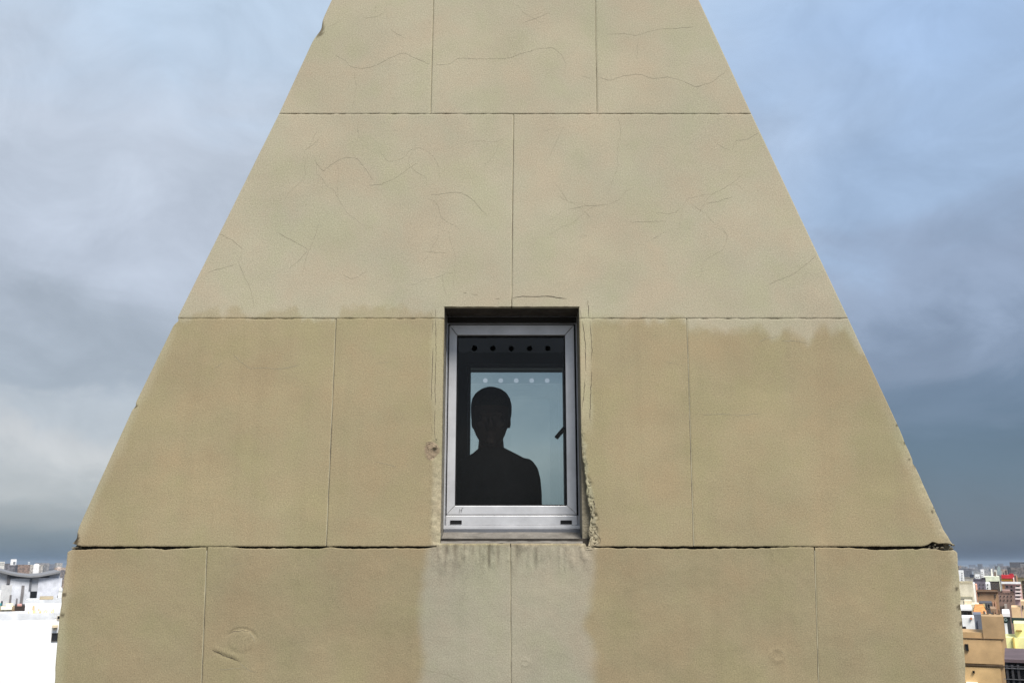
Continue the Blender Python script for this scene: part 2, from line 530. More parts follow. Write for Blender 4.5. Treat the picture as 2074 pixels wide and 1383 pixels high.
def relief(x, z):
    """Distance the render stands behind (+) or in front (-) of the wall plane."""
    px, py = proj(x, z)
    d = 0.0014 * (fbm(x * 2.5, z * 2.5, 60, 3) - 0.5) + 0.0007 * (fbm(x * 16, z * 16, 61, 3) - 0.5)
    lowc = sstep(1100, 1110, py)
    d = d + lowc * 0.0012 * (fbm(x * 34, z * 34, 66, 3) - 0.5)
    # bubble and scar in the course below
    r = np.hypot((px - 489) / 30, (py - 1298) / 24)
    d = d - 0.0016 * sstep(1.0, 0.7, r)
    d = d + 0.003 * np.exp(-((r - 1.05) / 0.07) ** 2) * sstep(1300, 1280, py) * sstep(452, 466, px)
    sl = py - (1318 + (px - 430) * 0.40)
    d = d + 0.002 * np.exp(-(sl / 3) ** 2) * sstep(428, 440, px) * sstep(490, 470, px) - 0.0018 * np.exp(-((sl + 8) / 6) ** 2) * sstep(428, 440, px) * sstep(500, 470, px)
    r = np.hypot((px - 1574) / 15, (py - 1326) / 15)
    d = d - 0.0016 * np.exp(-((r - 0.8) / 0.3) ** 2)
    r = np.hypot((px - 1064) / 10, (py - 1341) / 8)
    d = d - 0.0012 * np.exp(-((r - 0.8) / 0.3) ** 2)
    # trowel ridge
    d = d - 0.002 * np.exp(-((px - (436 - (py - 1020) * 0.09)) / 2.5) ** 2) * sstep(1018, 1030, py) * sstep(1085, 1060, py)
    d = d - 0.002 * np.exp(-((px - 1566) / 3) ** 2) * sstep(1108, 1112, py) * sstep(1150, 1125, py)
    # filler round the opening
    nf = fbm(x * 34, z * 34, 70, 3)
    bw = 1185 + 27 * sstep(890, 1095, py) + (fbm(x * 30, z * 30, 8) - .5) * 16
    b = sstep(845, 900, py) * sstep(1116, 1106, py) * sstep(4, -6, px - bw) * sstep(1170, 1176, px)
    gp, gid = worley(x * 44 + 1.6 * fbm(x * 50, z * 50, 34, 3), z * 17 + 1.6 * fbm(x * 50, z * 50, 35, 3), 33)
    d = d + b * (0.009 * gid + 0.005 * sstep(0.16, 0.03, gp) + 0.004 * (nf - .5) - 0.003)
    r = np.hypot((px - 874) / 17, (py - 912) / 22)
    d = d + sstep(1.05, 0.7, r) * (0.008 * (0.6 - nf) * 2)
    fl = sstep(866, 880, px) * sstep(900, 894, px) * sstep(915, 960, py) * sstep(1112, 1100, py)
    d = d - fl * 0.007 * (nf - 0.2)
    u = sstep(868, 884, px) * sstep(1206, 1190, px) * sstep(1098, 1103, py) * sstep(1175, 1110, py)
    d = d - u * 0.005 * sstep(0.4, 0.75, fbm(x * 60, z * 16, 90, 3))
    for dx, k in ((990, 8), (1046, 6), (1086, -8), (1146, -6), (1008, 4), (921, 5)):
        d = d + k * 0.0006 * np.exp(-((px - dx) / 4) ** 2) * sstep(1100, 1108, py) * sstep(1160, 1120, py)
    # worn right arris
    dr = proj(XR(z), z)[0] - px
    d = d + sstep(26, 0, dr) * sstep(860, 900, py) * 0.005 * fbm(x * 30, z * 30, 95, 3)
    return d


PY_F = 0.03          # thickness of the render coat: the core wall starts here


def grid_axis(length, res, n_edge=(0.0025, 0.006)):
    n = max(2, int(length / res))
    a = list(np.linspace(0, length, n + 1))
    a = sorted(set([round(v, 5) for v in a] + [e for e in n_edge if e < length / 2] + [round(length - e, 5) for e in n_edge if e < length / 2]))
    return np.array(a) / length


def panel_mesh(blocks, res):
    """blocks: (z0, z1, xl(z), xr(z), bottom(x) offset, top(x) offset, left(z) offset, right(z) offset)."""
    V, F, C = [], [], []
    base = 0
    for (z0, z1, xl, xr, bo, to, lo_, ro_, *flag) in blocks:
        flag = flag[0] if flag else 'lrtb'
        zm = (z0 + z1) / 2
        wid = max(float(xr(zm) - xl(zm)), 0.02)
        U, Vv = grid_axis(wid, res), grid_axis(z1 - z0, res)
        gu, gv = np.meshgrid(U, Vv)
        z = z0 + (z1 - z0) * gv
        a = xl(z) + (lo_(z) if lo_ else 0.0)
        b = xr(z) - (ro_(z) if ro_ else 0.0)
        x = a + (b - a) * gu
        zz = z.copy()
        if bo:
            zz = zz + bo(x) * np.exp(-(z - z0) / 0.02)
        if to:
            zz = zz + to(x) * np.exp(-(z1 - z) / 0.02)
        y = relief(x, zz)
        de = np.minimum.reduce([np.full_like(x, 1.0)] + [e for k, e in zip('lrbt', (x - a, b - x, z - z0, z1 - z)) if k in flag])
        y = y + 0.0014 * np.clip(1 - de / 0.004, 0, 1) ** 2
        y = np.minimum(y, PY_F - 0.002)
        nv, nu = x.shape
        co = np.stack([x, y, zz], -1).reshape(-1, 3)
        cc = paint(x, zz).reshape(-1, 3)
        idx = np.arange(nv * nu).reshape(nv, nu) + base
        q = np.stack([idx[:-1, :-1], idx[:-1, 1:], idx[1:, 1:], idx[1:, :-1]], -1).reshape(-1, 4)
        ring = np.concatenate([idx[0, :], idx[1:, -1], idx[-1, -2::-1], idx[-2:0:-1, 0]])
        back = co[ring - base].copy()
        back[:, 1] = PY_F - 0.001
        rf = np.arange(len(ring)) + base + nv * nu           # the rim has its own vertices, so it shades apart
        rb = rf + len(ring)
        sk = np.stack([rf, rb, np.roll(rb, -1), np.roll(rf, -1)], -1)
        V += [co, co[ring - base], back]
        C += [cc, cc[ring - base], cc[ring - base]]
        F += [q, sk]
        base += nv * nu + 2 * len(ring)
    V, F, C = np.concatenate(V), np.concatenate(F), np.concatenate(C)
    me = bpy.data.meshes.new('wall_panel')
    me.vertices.add(len(V))
    me.vertices.foreach_set('co', V.astype(np.float32).ravel())
    me.loops.add(len(F) * 4)
    me.loops.foreach_set('vertex_index', F.astype(np.int32).ravel())
    me.polygons.add(len(F))
    me.polygons.foreach_set('loop_start', np.arange(0, len(F) * 4, 4, dtype=np.int32))
    me.update(calc_edges=True)
    me.validate()
    at_ = me.color_attributes.new('paint', 'FLOAT_COLOR', 'POINT')
    at_.data.foreach_set('color', np.concatenate([C, np.ones((len(C), 1))], 1).astype(np.float32).ravel())
    me.materials.append(PLASTER)
    return me


tower = empty('gable_tower', (0, 0.5, 0), 'beige rendered tower with a tapering gable and one small aluminium window', 'tower')
TOFF = Vector((0, -0.5, 0))


def to_tower(o):
    o.parent = tower
    o.location = TOFF            # meshes are written in world coordinates
    return o


def joint_x(p0, p1):
    (xa, za), (xb, zb) = at(*p0, 0), at(*p1, 0)
    return lambda z: xa + (xb - xa) * (np.asarray(z, float) - za) / (zb - za)


JV = 0.0021          # half a perpend joint
JH = 0.0011          # half a bed joint
cst = lambda v: (lambda z: np.full_like(np.asarray(z, float), v))
sh = lambda f, d: (lambda z: f(z) + d)
jz = lambda s, a: (lambda x: a * (fbm(x * 40, x * 0 + s, s, 3) - 0.5))

j1a, j1b = joint_x((878, 0), (872, 231)), joint_x((1206, 0), (1209.5, 231))
j2 = joint_x((1040, 231), (1036, 620))
j3a, j3b = joint_x((680.5, 645), (660.5, 1104)), joint_x((1391, 645), (1405, 1106))
j4a, j4m, j4b = joint_x((419, 1108), (408, 1383)), joint_x((1034, 1108), (1035, 1383)), joint_x((1650, 1118), (1658, 1383))

GAP = [(140, 9), (200, 7), (300, 6), (340, 9), (380, 5), (425, 2), (475, 2), (500, 6), (640, 6), (672, 2.5), (700, 6.5), (745, 6), (800, 4.5), (860, 6), (876, 2), (890, 0),
       (1188, 0), (1205, 3), (1250, 5), (1340, 5), (1360, 7), (1440, 6), (1560, 5), (1580, 2.5), (1690, 2.5), (1705, 5), (1720, 3), (1752, 8), (1800, 9.5), (1850, 8.5), (1872, 5),
       (1890, 7), (1912, 12), (1945, 9)]
PXM = 1.0 / 505.0    # metres per photo pixel on the wall, near enough for joint widths


def low_lip(x):      # top edge of the course under the wide joint
    px, _ = proj(x, ZR[2])
    g = np.interp(px, *zip(*GAP)) * PXM * 0.72
    rough = 0.006 * (fbm(x * 45, x * 0 + 5, 15, 4) - 0.5) * (0.4 + np.clip(g / 0.01, 0, 1))
    lift = np.where((px > 884) & (px < 1186), 5.5 * PXM, 0.0)
    return -g + rough + lift


def up_lip(x):       # bottom edge of the course above it, broken away at both ends
    px, _ = proj(x, ZR[2])
    bite = np.interp(px, [1868, 1880, 1890, 1902, 1920, 1932], [0, 3, 9, 5, 6, 3]) + np.interp(px, [148, 156, 166], [5, 3, 0])
    return bite * PXM + 0.003 * (fbm(x * 60, x * 0 + 9, 16, 3) - 0.5)


def broken_side(z):  # left edge of the panel right of the window
    _, py = proj(np.asarray(z, float) * 0, z)
    k = sstep(850, 930, py)
    return k * (0.004 + 0.030 * sstep(880, 1090, py)) * (0.25 + 1.1 * fbm(z * 24, z * 0 + 3, 18, 4))


def bits(z):
    return 0.003 * (fbm(z * 50, z * 0 + 2, 19, 3) - 0.3)


def nick_r(z):
    _, py = proj(np.asarray(z, float) * 0, z)
    return sstep(860, 910, py) * sstep(1125, 1090, py) * 0.010 * np.clip(fbm(z * 13, z * 0 + 4, 23, 4) - 0.42, 0, 1) + \
        0.006 * np.exp(-((py - 938) / 5) ** 2)


def nick_l(z):
    _, py = proj(np.asarray(z, float) * 0, z)
    return 0.012 * np.exp(-((py - 60) / 14) ** 2) + 0.006 * np.exp(-((py - 822) / 5) ** 2) + 0.006 * np.exp(-((py - 1090) / 9) ** 2) + 0.01 * np.exp(-((py - 650) / 5) ** 2)


def nick4(z):
    _, py = proj(np.asarray(z, float) * 0, z)
    return 0.010 * np.clip(fbm(z * 17, z * 0 + 7, 29, 3) - 0.5, 0, 1)


PANELS = []


def panel(blocks, res):
    o = to_tower(bpy.data.objects.new('wall_panel', panel_mesh(blocks, res)))
    COL.objects.link(o)
    o.data.polygons.foreach_set('use_smooth', [True] * len(o.data.polygons))
    PANELS.append(o)
    return o


hj = lambda s: jz(s, 0.0042)
# above the picture
panel([(Z_TOP1 + JH, Z_APEX, XL, XR, None, None, None, None)], 0.04)
# first course
panel([(ZR[0] + JH, Z_TOP1 - JH, XL, sh(j1a, -JV), hj(1), None, nick_l, None)], 0.009)
panel([(ZR[0] + JH, Z_TOP1 - JH, sh(j1a, JV), sh(j1b, -JV), hj(1), None, None, None)], 0.009)
panel([(ZR[0] + JH, Z_TOP1 - JH, sh(j1b, JV), XR, hj(1), None, None, None)], 0.009)
# second course, notched by the head of the window
p2l = panel([(OZ1, ZR[0] - JH, XL, sh(j2, -JV), lambda x: np.where(x > OX0 - .01, bits(x), 0), hj(2), None, None, 'lrt'),
             (ZR[1] + JH, OZ1, XL, cst(OX0), hj(3), None, nick_l, None, 'lrb')], 0.007)
p2r = panel([(OZ1, ZR[0] - JH, sh(j2, JV), XR, lambda x: np.where(x < OX1 + .01, bits(x), 0), hj(2), None, None, 'lrt'),
             (ZR[1] + JH, OZ1, cst(OX1), XR, hj(3), None, None, None, 'lrb')], 0.007)
# third course, beside the window
p3a = panel([(ZR[2], ZR[1] - JH, XL, sh(j3a, -JV), up_lip, hj(4), nick_l, None)], 0.006)
p3b = panel([(ZR[2], ZR[1] - JH, sh(j3a, JV), cst(OX0), up_lip, hj(4), None, bits)], 0.0034)
p3c = panel([(ZR[2], ZR[1] - JH, cst(OX1), sh(j3b, -JV), up_lip, hj(4), broken_side, None)], 0.0034)
p3d = panel([(ZR[2], ZR[1] - JH, sh(j3b, JV), XR, up_lip, hj(4), None, nick_r)], 0.006)
# fourth course
p4a = panel([(Z_BOT4 + JH, ZR[2], XL, sh(j4a, -JV), None, low_lip, nick4, None)], 0.007)
p4b = panel([(Z_BOT4 + JH, ZR[2], sh(j4a, JV), sh(j4m, -JV * .7), None, low_lip, None, None)], 0.0048)
p4c = panel([(Z_BOT4 + JH, ZR[2], sh(j4m, JV * .7), sh(j4b, -JV), None, low_lip, None, None)], 0.0048)
p4d = panel([(Z_BOT4 + JH, ZR[2], sh(j4b, JV), XR, None, low_lip, None, nick4)], 0.007)
# below the picture
for k in range(2):
    za, zb = Z_BOT4 - CH * (k + 1) + JH, Z_BOT4 - CH * k - JH
    xs = [XL, cst(X(720)), cst(X(1350)), XR] if k == 0 else [XL, cst(X(420)), cst(X(1035)), cst(X(1650)), XR]
    for i in range(len(xs) - 1):
        panel([(za, zb, sh(xs[i], JV if i else 0), sh(xs[i + 1], -JV if i < len(xs) - 2 else 0), None, None, None, None)], 0.03)

# groove highlight and shade painted along perpend joints, dirt in the wide bed joint
for f, za, zb in ((j1a, ZR[0], Z_TOP1), (j1b, ZR[0], Z_TOP1), (j2, OZ1, ZR[0]), (j3a, ZR[2], ZR[1]), (j3b, ZR[2], ZR[1]),
                  (j4a, Z_BOT4, ZR[2] - .012), (j4m, Z_BOT4, ZR[2]), (j4b, Z_BOT4, ZR[2] - .012)):
    zs = np.linspace(za + .003, zb - .003, 40)
    xs = f(zs) + 0.0012 * (fbm(zs * 25, zs * 0 + za, 77, 3) - .5)
    dep = 0.0016 + 0.0012 * sstep(.4, .7, fbm(zs * 3, zs * 0 + za, 78, 3))
    v, fc = [], []
    for i in range(len(zs)):
        for s in (-1, 1):
            v.append((xs[i] + s * 0.006, dep[i], zs[i]))
        if i:
            fc.append((2 * i - 2, 2 * i - 1, 2 * i + 1, 2 * i))
    o = mesh_obj('joint_highlight_or_dirt_strip', v, fc, mat('joint_highlight', tuple(P_PALE * 1.05), 0.9, var=0.12, vscale=20))  # pale colour paints the bright side of the groove
    to_tower(o)
    sg = -1 if xs.mean() > 0.01 else 1
    v, fc = [], []
    for i in range(len(zs)):
        w_ = 0.0012 * (0.35 + 1.1 * float(vnoise(zs[i] * 14, za, 79)))
        for s_ in (-1, 1):
            v.append((xs[i] + sg * 0.0012 + s_ * w_, dep[i] - 0.0005, zs[i]))
        if i:
            fc.append((2 * i - 2, 2 * i - 1, 2 * i + 1, 2 * i))
    to_tower(mesh_obj('joint_shade', v, fc, CRACK_JOINT_SHADE))  # dark ribbon paints the shade inside the groove
to_tower(box_obj('joint_highlight_or_dirt_strip', (float(XL(ZR[2])) + .03, float(XR(ZR[2])) - .03, PY_F - 0.006, PY_F - 0.002, ZR[2] - .03, ZR[2] + .03), DARKJOINT))
# loose grit left in the broken end of the wide joint
bm = bmesh.new()
for i in range(26):
    px = random.choice([random.uniform(1882, 1934), random.uniform(1180, 1215), random.uniform(146, 160)])
    py = random.uniform(1103, 1113)
    x, z = at(px, py, 0)
    s = random.uniform(.002, .006)
    vv = bmesh.ops.create_icosphere(bm, subdivisions=1, radius=s)['verts']
    for q in vv:
        q.co = Vector((x, random.uniform(.004, .018), z)) + Vector((q.co.x * random.uniform(.8, 2), q.co.y, q.co.z * random.uniform(.5, 1.2)))
o = bm_obj('joint_rubble', bm, CORE)
o['kind'] = 'stuff'
to_tower(o)

# ---- cracks: thin dirt-filled lines on the coat, a child of the panel they run over
CR = [
    # (panel, width mm, strong?, points)
    (p2l, 1.5, 0, [(640, 330), (655, 348), (672, 332), (700, 318), (725, 322), (742, 345), (755, 365)]),
    (p2l, 1.3, 0, [(560, 470), (590, 486), (625, 505), (605, 528), (585, 545)]),
    (p2l, 1.4, 0, [(441, 472), (470, 486), (492, 505), (482, 532), (496, 560), (508, 585), (515, 625)]),
    (p2l, 1.2, 0, [(420, 552), (450, 543), (480, 534)]),
    (p2l, 1.2, 0, [(728, 235), (724, 265), (728, 280)]),
    (p2l, 1.2, 0, [(645, 455), (638, 480), (620, 520), (612, 560)]),
    (p2l, 1.5, 0, [(872, 395), (900, 392), (932, 389), (955, 402), (975, 425), (990, 440)]),
    (p2l, 1.1, 0, [(845, 330), (822, 345), (800, 362), (770, 374), (742, 376)]),
    (p2l, 1.1, 0, [(858, 508), (885, 512), (905, 511)]), (p2l, 1.1, 0, [(895, 555), (898, 580), (905, 600)]),
    (p2l, 1.1, 0, [(690, 555), (715, 566), (745, 548)]),
    (p2r, 1.2, 0, [(1143, 255), (1130, 280), (1112, 320)]), (p2r, 1.3, 0, [(1252, 238), (1258, 265), (1250, 310), (1252, 340), (1240, 365), (1232, 395)]),
    (p2r, 1.2, 0, [(1538, 268), (1515, 282), (1488, 285), (1484, 305)]), (p2r, 1.1, 0, [(1445, 285), (1465, 300), (1480, 305)]),
    (p2r, 1.3, 0, [(1653, 518), (1630, 538), (1605, 556), (1570, 570), (1555, 578)]),
    (p2r, 1.1, 0, [(1272, 450), (1310, 449), (1350, 448)]), (p2r, 1.1, 0, [(1170, 478), (1192, 478)]), (p2r, 1.1, 0, [(1310, 490), (1330, 480), (1345, 470)]),
    (p2r, 1.1, 0, [(1430, 412), (1455, 408), (1485, 398)]), (p2r, 1.2, 0, [(1150, 425), (1180, 418), (1230, 415)]),
    (PANELS[1], 1.4, 0, [(680, 113), (700, 122), (708, 135), (735, 140), (760, 134), (790, 118), (818, 107), (840, 118), (870, 130)]),
    (PANELS[1], 1.2, 0, [(762, 5), (760, 30)]), (PANELS[1], 1.2, 0, [(790, 60), (820, 78)]), (PANELS[1], 1.2, 0, [(716, 145), (722, 175), (713, 225)]),
    (PANELS[1], 1.1, 0, [(735, 38), (770, 34)]),
    (PANELS[2], 1.3, 0, [(880, 133), (910, 130), (930, 118), (980, 120), (1030, 118), (1060, 108), (1085, 100)]),
    (PANELS[2], 1.2, 0, [(1060, 46), (1090, 36), (1115, 25)]), (PANELS[2], 1.2, 0, [(1085, 100), (1120, 96), (1138, 112), (1146, 128), (1144, 150)]),
    (PANELS[2], 1.2, 0, [(1175, 153), (1203, 160)]),
    (PANELS[3], 1.5, 0, [(1212, 156), (1236, 164), (1265, 153), (1300, 150), (1320, 160), (1355, 156), (1385, 165), (1408, 177), (1440, 168), (1475, 141)]),
    (PANELS[3], 1.3, 0, [(1230, 70), (1260, 68), (1290, 72), (1330, 60), (1370, 58), (1405, 55)]), (PANELS[3], 1.1, 0, [(1292, 78), (1290, 120)]),
    (p3a, 1.4, 0, [(470, 715), (490, 735), (505, 746), (540, 745), (565, 748), (605, 740)]), (p3a, 1.2, 0, [(432, 746), (455, 733)]),
    (p3b, 1.2, 0, [(762, 736), (790, 733)]), (p3b, 1.2, 0, [(760, 935), (785, 940), (805, 946)]),
    (p3d, 1.5, 0, [(1535, 695), (1552, 684), (1575, 682)]), (p3d, 1.8, 0, [(1583, 691), (1610, 690), (1640, 696)]),
    (p3d, 1.1, 0, [(1420, 840), (1460, 838), (1500, 842), (1540, 836)]),
    (p3c, 1.1, 0, [(1345, 732), (1375, 738)]),
    # drawn lines and splits round the window
    (p2r, 3.0, 1, [(1037, 604), (1050, 601), (1075, 600), (1100, 600), (1125, 602), (1148, 605)]), (p2r, 2.2, 1, [(1037, 600), (1037, 616)]),
    (p2l, 2.6, 1, [(938, 592), (945, 594)]), (p2l, 2.6, 1, [(955, 595), (969, 599)]), (p2l, 2.0, 1, [(1004, 605), (1012, 606)]),
    (p2r, 2.2, 1, [(1190, 608), (1192, 628), (1194, 645)]), (p2r, 2.0, 1, [(1175, 628), (1178, 644)]),
    (p3c, 2.2, 1, [(1195, 650), (1197, 680), (1199, 705), (1198, 730)]), (p3c, 2.2, 1, [(1198, 752), (1196, 800), (1195, 856)]),
    (p3c, 2.4, 1, [(1179, 650), (1183, 675), (1186, 700), (1186, 725), (1186, 752)]), (p3c, 2.2, 1, [(1185, 768), (1182, 800), (1180, 825)]),
    (p3b, 2.0, 1, [(876, 648), (876, 674)]), (p3b, 2.2, 1, [(877, 705), (876, 735), (875, 770), (874, 810)]), (p3b, 1.8, 1, [(874, 860), (875, 880)]),
    (p3b, 2.2, 1, [(882, 646), (883, 690), (883, 735), (881, 780), (882, 820)]), (p3b, 1.8, 1, [(881, 828), (880, 860), (881, 888)]), (p2l, 2.0, 1, [(882, 626), (882, 643)]),
    (p2l, 2.4, 1, [(872, 633), (876, 640)]),
    (p3b, 2.4, 1, [(862, 897), (870, 893), (878, 899)]), (p3b, 3.0, 1, [(881, 888), (886, 893), (884, 888)]),
    (p3b, 1.6, 1, [(876, 1030), (874, 1048)]), (p3b, 1.6, 1, [(875, 1055), (873, 1070)]),
    (p3c, 3.2, 1, [(1194, 1000), (1200, 1010), (1205, 1022), (1203, 1045), (1198, 1060)]), (p3c, 2.6, 1, [(1186, 926), (1190, 940), (1189, 950)]),
    (p3c, 2.8, 1, [(1188, 970), (1193, 975)]), (p3c, 2.6, 1, [(1190, 985), (1195, 1000)]), (p3c, 3.0, 1, [(1192, 1062), (1196, 1080), (1199, 1096)]),
    (p3c, 2.6, 1, [(1200, 1062), (1206, 1080), (1217, 1088), (1217, 1100), (1208, 1103)]),
    (p4c, 3.5, 1, [(1184, 1114), (1200, 1113)]),
    # scars lower down
    (p4b, 2.2, 1, [(462, 1285), (468, 1280), (480, 1276), (492, 1276), (503, 1279)]), (p4b, 1.6, 0, [(503, 1279), (512, 1288), (519, 1304)]),
    (p4b, 2.4, 1, [(430, 1316), (442, 1322), (456, 1328), (470, 1333), (484, 1339)]), (p4b, 1.8, 0, [(484, 1339), (494, 1350), (506, 1357), (518, 1361)]),
    (p4b, 1.3, 0, [(440, 1355), (470, 1354), (494, 1351)]), (p4b, 1.4, 0, [(465, 1147), (480, 1142), (490, 1138)]),
    (p4b, 1.5, 0, [(850, 1352), (880, 1360), (905, 1365), (925, 1373), (945, 1386)]), (p4b, 1.4, 0, [(900, 1110), (896, 1125), (893, 1132)]),
    (p4c, 1.4, 0, [(1577, 1312), (1586, 1320), (1588, 1330)]), (p4c, 1.5, 1, [(1142, 1146), (1145, 1160)]),
]


# faint map cracking over the upper courses: long wandering lines with a few branches
random.seed(31)


def wander(x, y, a, n):
    P = [(x, y)]
    for _ in range(n):
        a += random.gauss(0, .45)
        x, y = x + 17 * math.cos(a), y + 17 * math.sin(a)
        P.append((x, y))
    return P


for pn, x0, x1, y0, y1, k in ((PANELS[1], 690, 850, 20, 205, 2), (PANELS[2], 900, 1180, 15, 205, 2), (PANELS[3], 1235, 1400, 15, 205, 2), (p2l, 560, 1000, 260, 570, 6),
                              (p2r, 1070, 1480, 260, 570, 6)):
    for _ in range(k):
        main = wander(random.uniform(x0, x1), random.uniform(y0, y1), random.uniform(0, math.tau), random.randint(6, 14))
        branch = wander(*main[len(main) // 2], random.uniform(0, math.tau), random.randint(3, 7))
        for path_ in (main, branch):
            path_ = [q for q in path_ if x0 - 30 < q[0] < x1 + 30 and y0 - 12 < q[1] < y1 + 30]
            if len(path_) > 2:
                CR.append((pn, 0.62, 0, path_))


def ribbon(pts, w):
    P = [Vector((at(px, py, 0)[0], 0, at(px, py, 0)[1])) for px, py in pts]
    path = []
    for a, b in zip(P, P[1:]):
        n = max(2, int((b - a).length / 0.008))
        path += [a.lerp(b, i / n) for i in range(n)]
    path.append(P[-1])
    # relax corners, then shake
    for _ in range(2):
        path = [path[0]] + [(path[i - 1] + path[i] * 2 + path[i + 1]) / 4 for i in range(1, len(path) - 1)] + [path[-1]]
    v, f = [], []
    n = len(path)
    for i, p in enumerate(path):
        t = path[min(i + 1, n - 1)] - path[max(i - 1, 0)]
        t.normalize()
        s = Vector((-t.z, 0, t.x))
        wob = (vnoise(p.x * 90, p.z * 90, 5) - .5) * 0.004
        ww = w * 0.5 * min(1, 0.25 + min(i, n - 1 - i) / 4) * (0.45 + 1.1 * float(vnoise(p.x * 60, p.z * 60, 11)))
        for k in (-1, 1):
            q = p + s * (float(wob) + k * ww)
            v.append((q.x, float(relief(np.array(q.x), np.array(q.z))) - 0.0005, q.z))
        if i:
            f.append((2 * i - 2, 2 * i - 1, 2 * i + 1, 2 * i))
    return v, f


for pn, w, strong, pts in CR:
    v, f = ribbon(pts, w * (0.00085 if strong else 0.00085))
    mesh_obj('crack' if strong else 'hairline_crack', v, f, CRACK_JOINT_SHADE if strong else HAIR_CRACK, pn)

# ---- core wall, back wall, sides, floor and ceiling
Y1, Y2, Y3 = 0.26, 0.86, 1.08
zs_o = sorted(set([0.0] + list(ZLp) + [Z_APEX]))
OUT_L = [(float(XL(z)) + .002, z) for z in zs_o]
OUT_R = [(float(XR(z)) - .002, z) for z in sorted(set([0.0] + list(ZRp) + [Z_APEX]))]
OUTLINE = OUT_L + OUT_R[::-1]


def wall_with_hole(name, hole, y0, y1, m_out, m_in):
    bm = bmesh.new()
    ring = [bm.verts.new((x, y0, z)) for x, z in OUTLINE]
    e = [bm.edges.new((ring[i], ring[(i + 1) % len(ring)])) for i in range(len(ring))]
    hx0, hx1, hz0, hz1 = hole
    h = [bm.verts.new((x, y0, z)) for x, z in ((hx0, hz0), (hx1, hz0), (hx1, hz1), (hx0, hz1))]
    e += [bm.edges.new((h[i], h[(i + 1) % 4])) for i in range(4)]
    bmesh.ops.triangle_fill(bm, use_beauty=True, use_dissolve=False, edges=e)
    r = bmesh.ops.extrude_face_region(bm, geom=bm.faces[:])
    for v in [g for g in r['geom'] if isinstance(g, bmesh.types.BMVert)]:
        v.co.y = y1
    bmesh.ops.recalc_face_normals(bm, faces=bm.faces[:])
    for f in bm.faces:
        c = f.calc_center_median()
        inside = f.normal.y > 0.5 if name == 'core_wall' else f.normal.y < -0.5
        f.material_index = 1 if inside else 0
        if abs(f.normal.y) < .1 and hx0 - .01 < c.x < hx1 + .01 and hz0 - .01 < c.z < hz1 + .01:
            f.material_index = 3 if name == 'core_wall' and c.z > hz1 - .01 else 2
    o = bm_obj(name, bm, m_out)
    o.data.materials.append(m_in)
    o.data.materials.append(REVEAL if name == 'core_wall' else INSIDE)
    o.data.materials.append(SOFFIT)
    return to_tower(o)


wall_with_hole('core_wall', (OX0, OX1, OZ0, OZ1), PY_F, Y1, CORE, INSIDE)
FY = 0.95
fx0, fz0 = at(949, 1046, FY)
fx1, fz1 = at(1146, 744, FY)
FX0, FX1, FZ0, FZ1 = X(949, 850, FY), X(1145, 850, FY), Z(1046, FY), Z(744, FY)
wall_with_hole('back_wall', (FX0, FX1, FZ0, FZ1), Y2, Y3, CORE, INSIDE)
for name, O, sg in (('side_wall', OUT_L, 1), ('side_wall', OUT_R, -1)):
    v, f = [], []
    for x, z in O:
        v += [(x, Y1, z), (x, Y2, z), (x + sg * .14, Y2, z), (x + sg * .14, Y1, z)]
    for i in range(len(O) - 1):
        a, b = 4 * i, 4 * i + 4
        f += [(a, b, b + 1, a + 1), (a + 2, b + 2, b + 3, a + 3)]
    o = to_tower(mesh_obj(name, v, f, mat('side_render', tuple(P_UP * 0.9), 0.9, var=0.15, vscale=3, bump=0.4, bscale=60)))
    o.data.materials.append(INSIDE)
    o.data.polygons.foreach_set('material_index', [i % 2 for i in range(len(f))])

# ---- the window
FW = 0.165                         # plane of the window frame
wx = lambda px: X(px, 850, FW)
wz = lambda py: Z(py, FW)
GX0, GX1, GZ0, GZ1 = wx(923.5), wx(1146.5), wz(1024), wz(679)          # glass sight size
SX0, SX1, SZ0, SZ1 = wx(907.5), wx(1165), wz(1042), wz(659)           # sash
HX0, HX1 = OX0, OX1


def ring_frame(bm, o, i, y0, y1):
    """Rectangular ring of four mitred bars; o, i = (x0, x1, z0, z1)."""
    pts = []
    for y in (y0, y1):
        for (x0, x1, z0, z1) in (o, i):
            pts.append([bm.verts.new((x, y, z)) for x, z in ((x0, z0), (x1, z0), (x1, z1), (x0, z1))])
    of, inf, ob, ib = pts
    for k in range(4):
        n = (k + 1) % 4
        bm.faces.new((of[k], of[n], inf[n], inf[k]))
        bm.faces.new((ob[n], ob[k], ib[k], ib[n]))
        bm.faces.new((inf[k], inf[n], ib[n], ib[k]))
        bm.faces.new((of[n], of[k], ob[k], ob[n]))


zf_top = OZ1 - .001
zf_bot = wz(1077)
bm = bmesh.new()
zlip = wz(1071)
ring_frame(bm, (HX0 + .0005, HX1 - .0005, zlip, zf_top), (wx(904), wx(1170), wz(1064), wz(651)), 0.150, 0.21)
ring_frame(bm, (wx(904), wx(1170), wz(1064), wz(651)), (SX0 - .003, SX1 + .003, wz(1043.5), SZ1 + .003), 0.172, 0.208)
win = bm_obj('window', bm, ALU, bevel=0.0022)
to_tower(win)
win['label'] = 'small aluminium window with vent holes, a dark figure behind it'


def mitre_bar(name, quad, y0, y1, m, parent, bevel=0.0018):
    bm = bmesh.new()
    a = [bm.verts.new((x, y0, z)) for x, z in quad]
    b = [bm.verts.new((x, y1, z)) for x, z in quad]
    bm.faces.new(a)
    bm.faces.new(b[::-1])
    for k in range(4):
        n = (k + 1) % 4
        bm.faces.new((a[n], a[k], b[k], b[n]))
    return bm_obj(name, bm, m, parent, bevel=bevel)


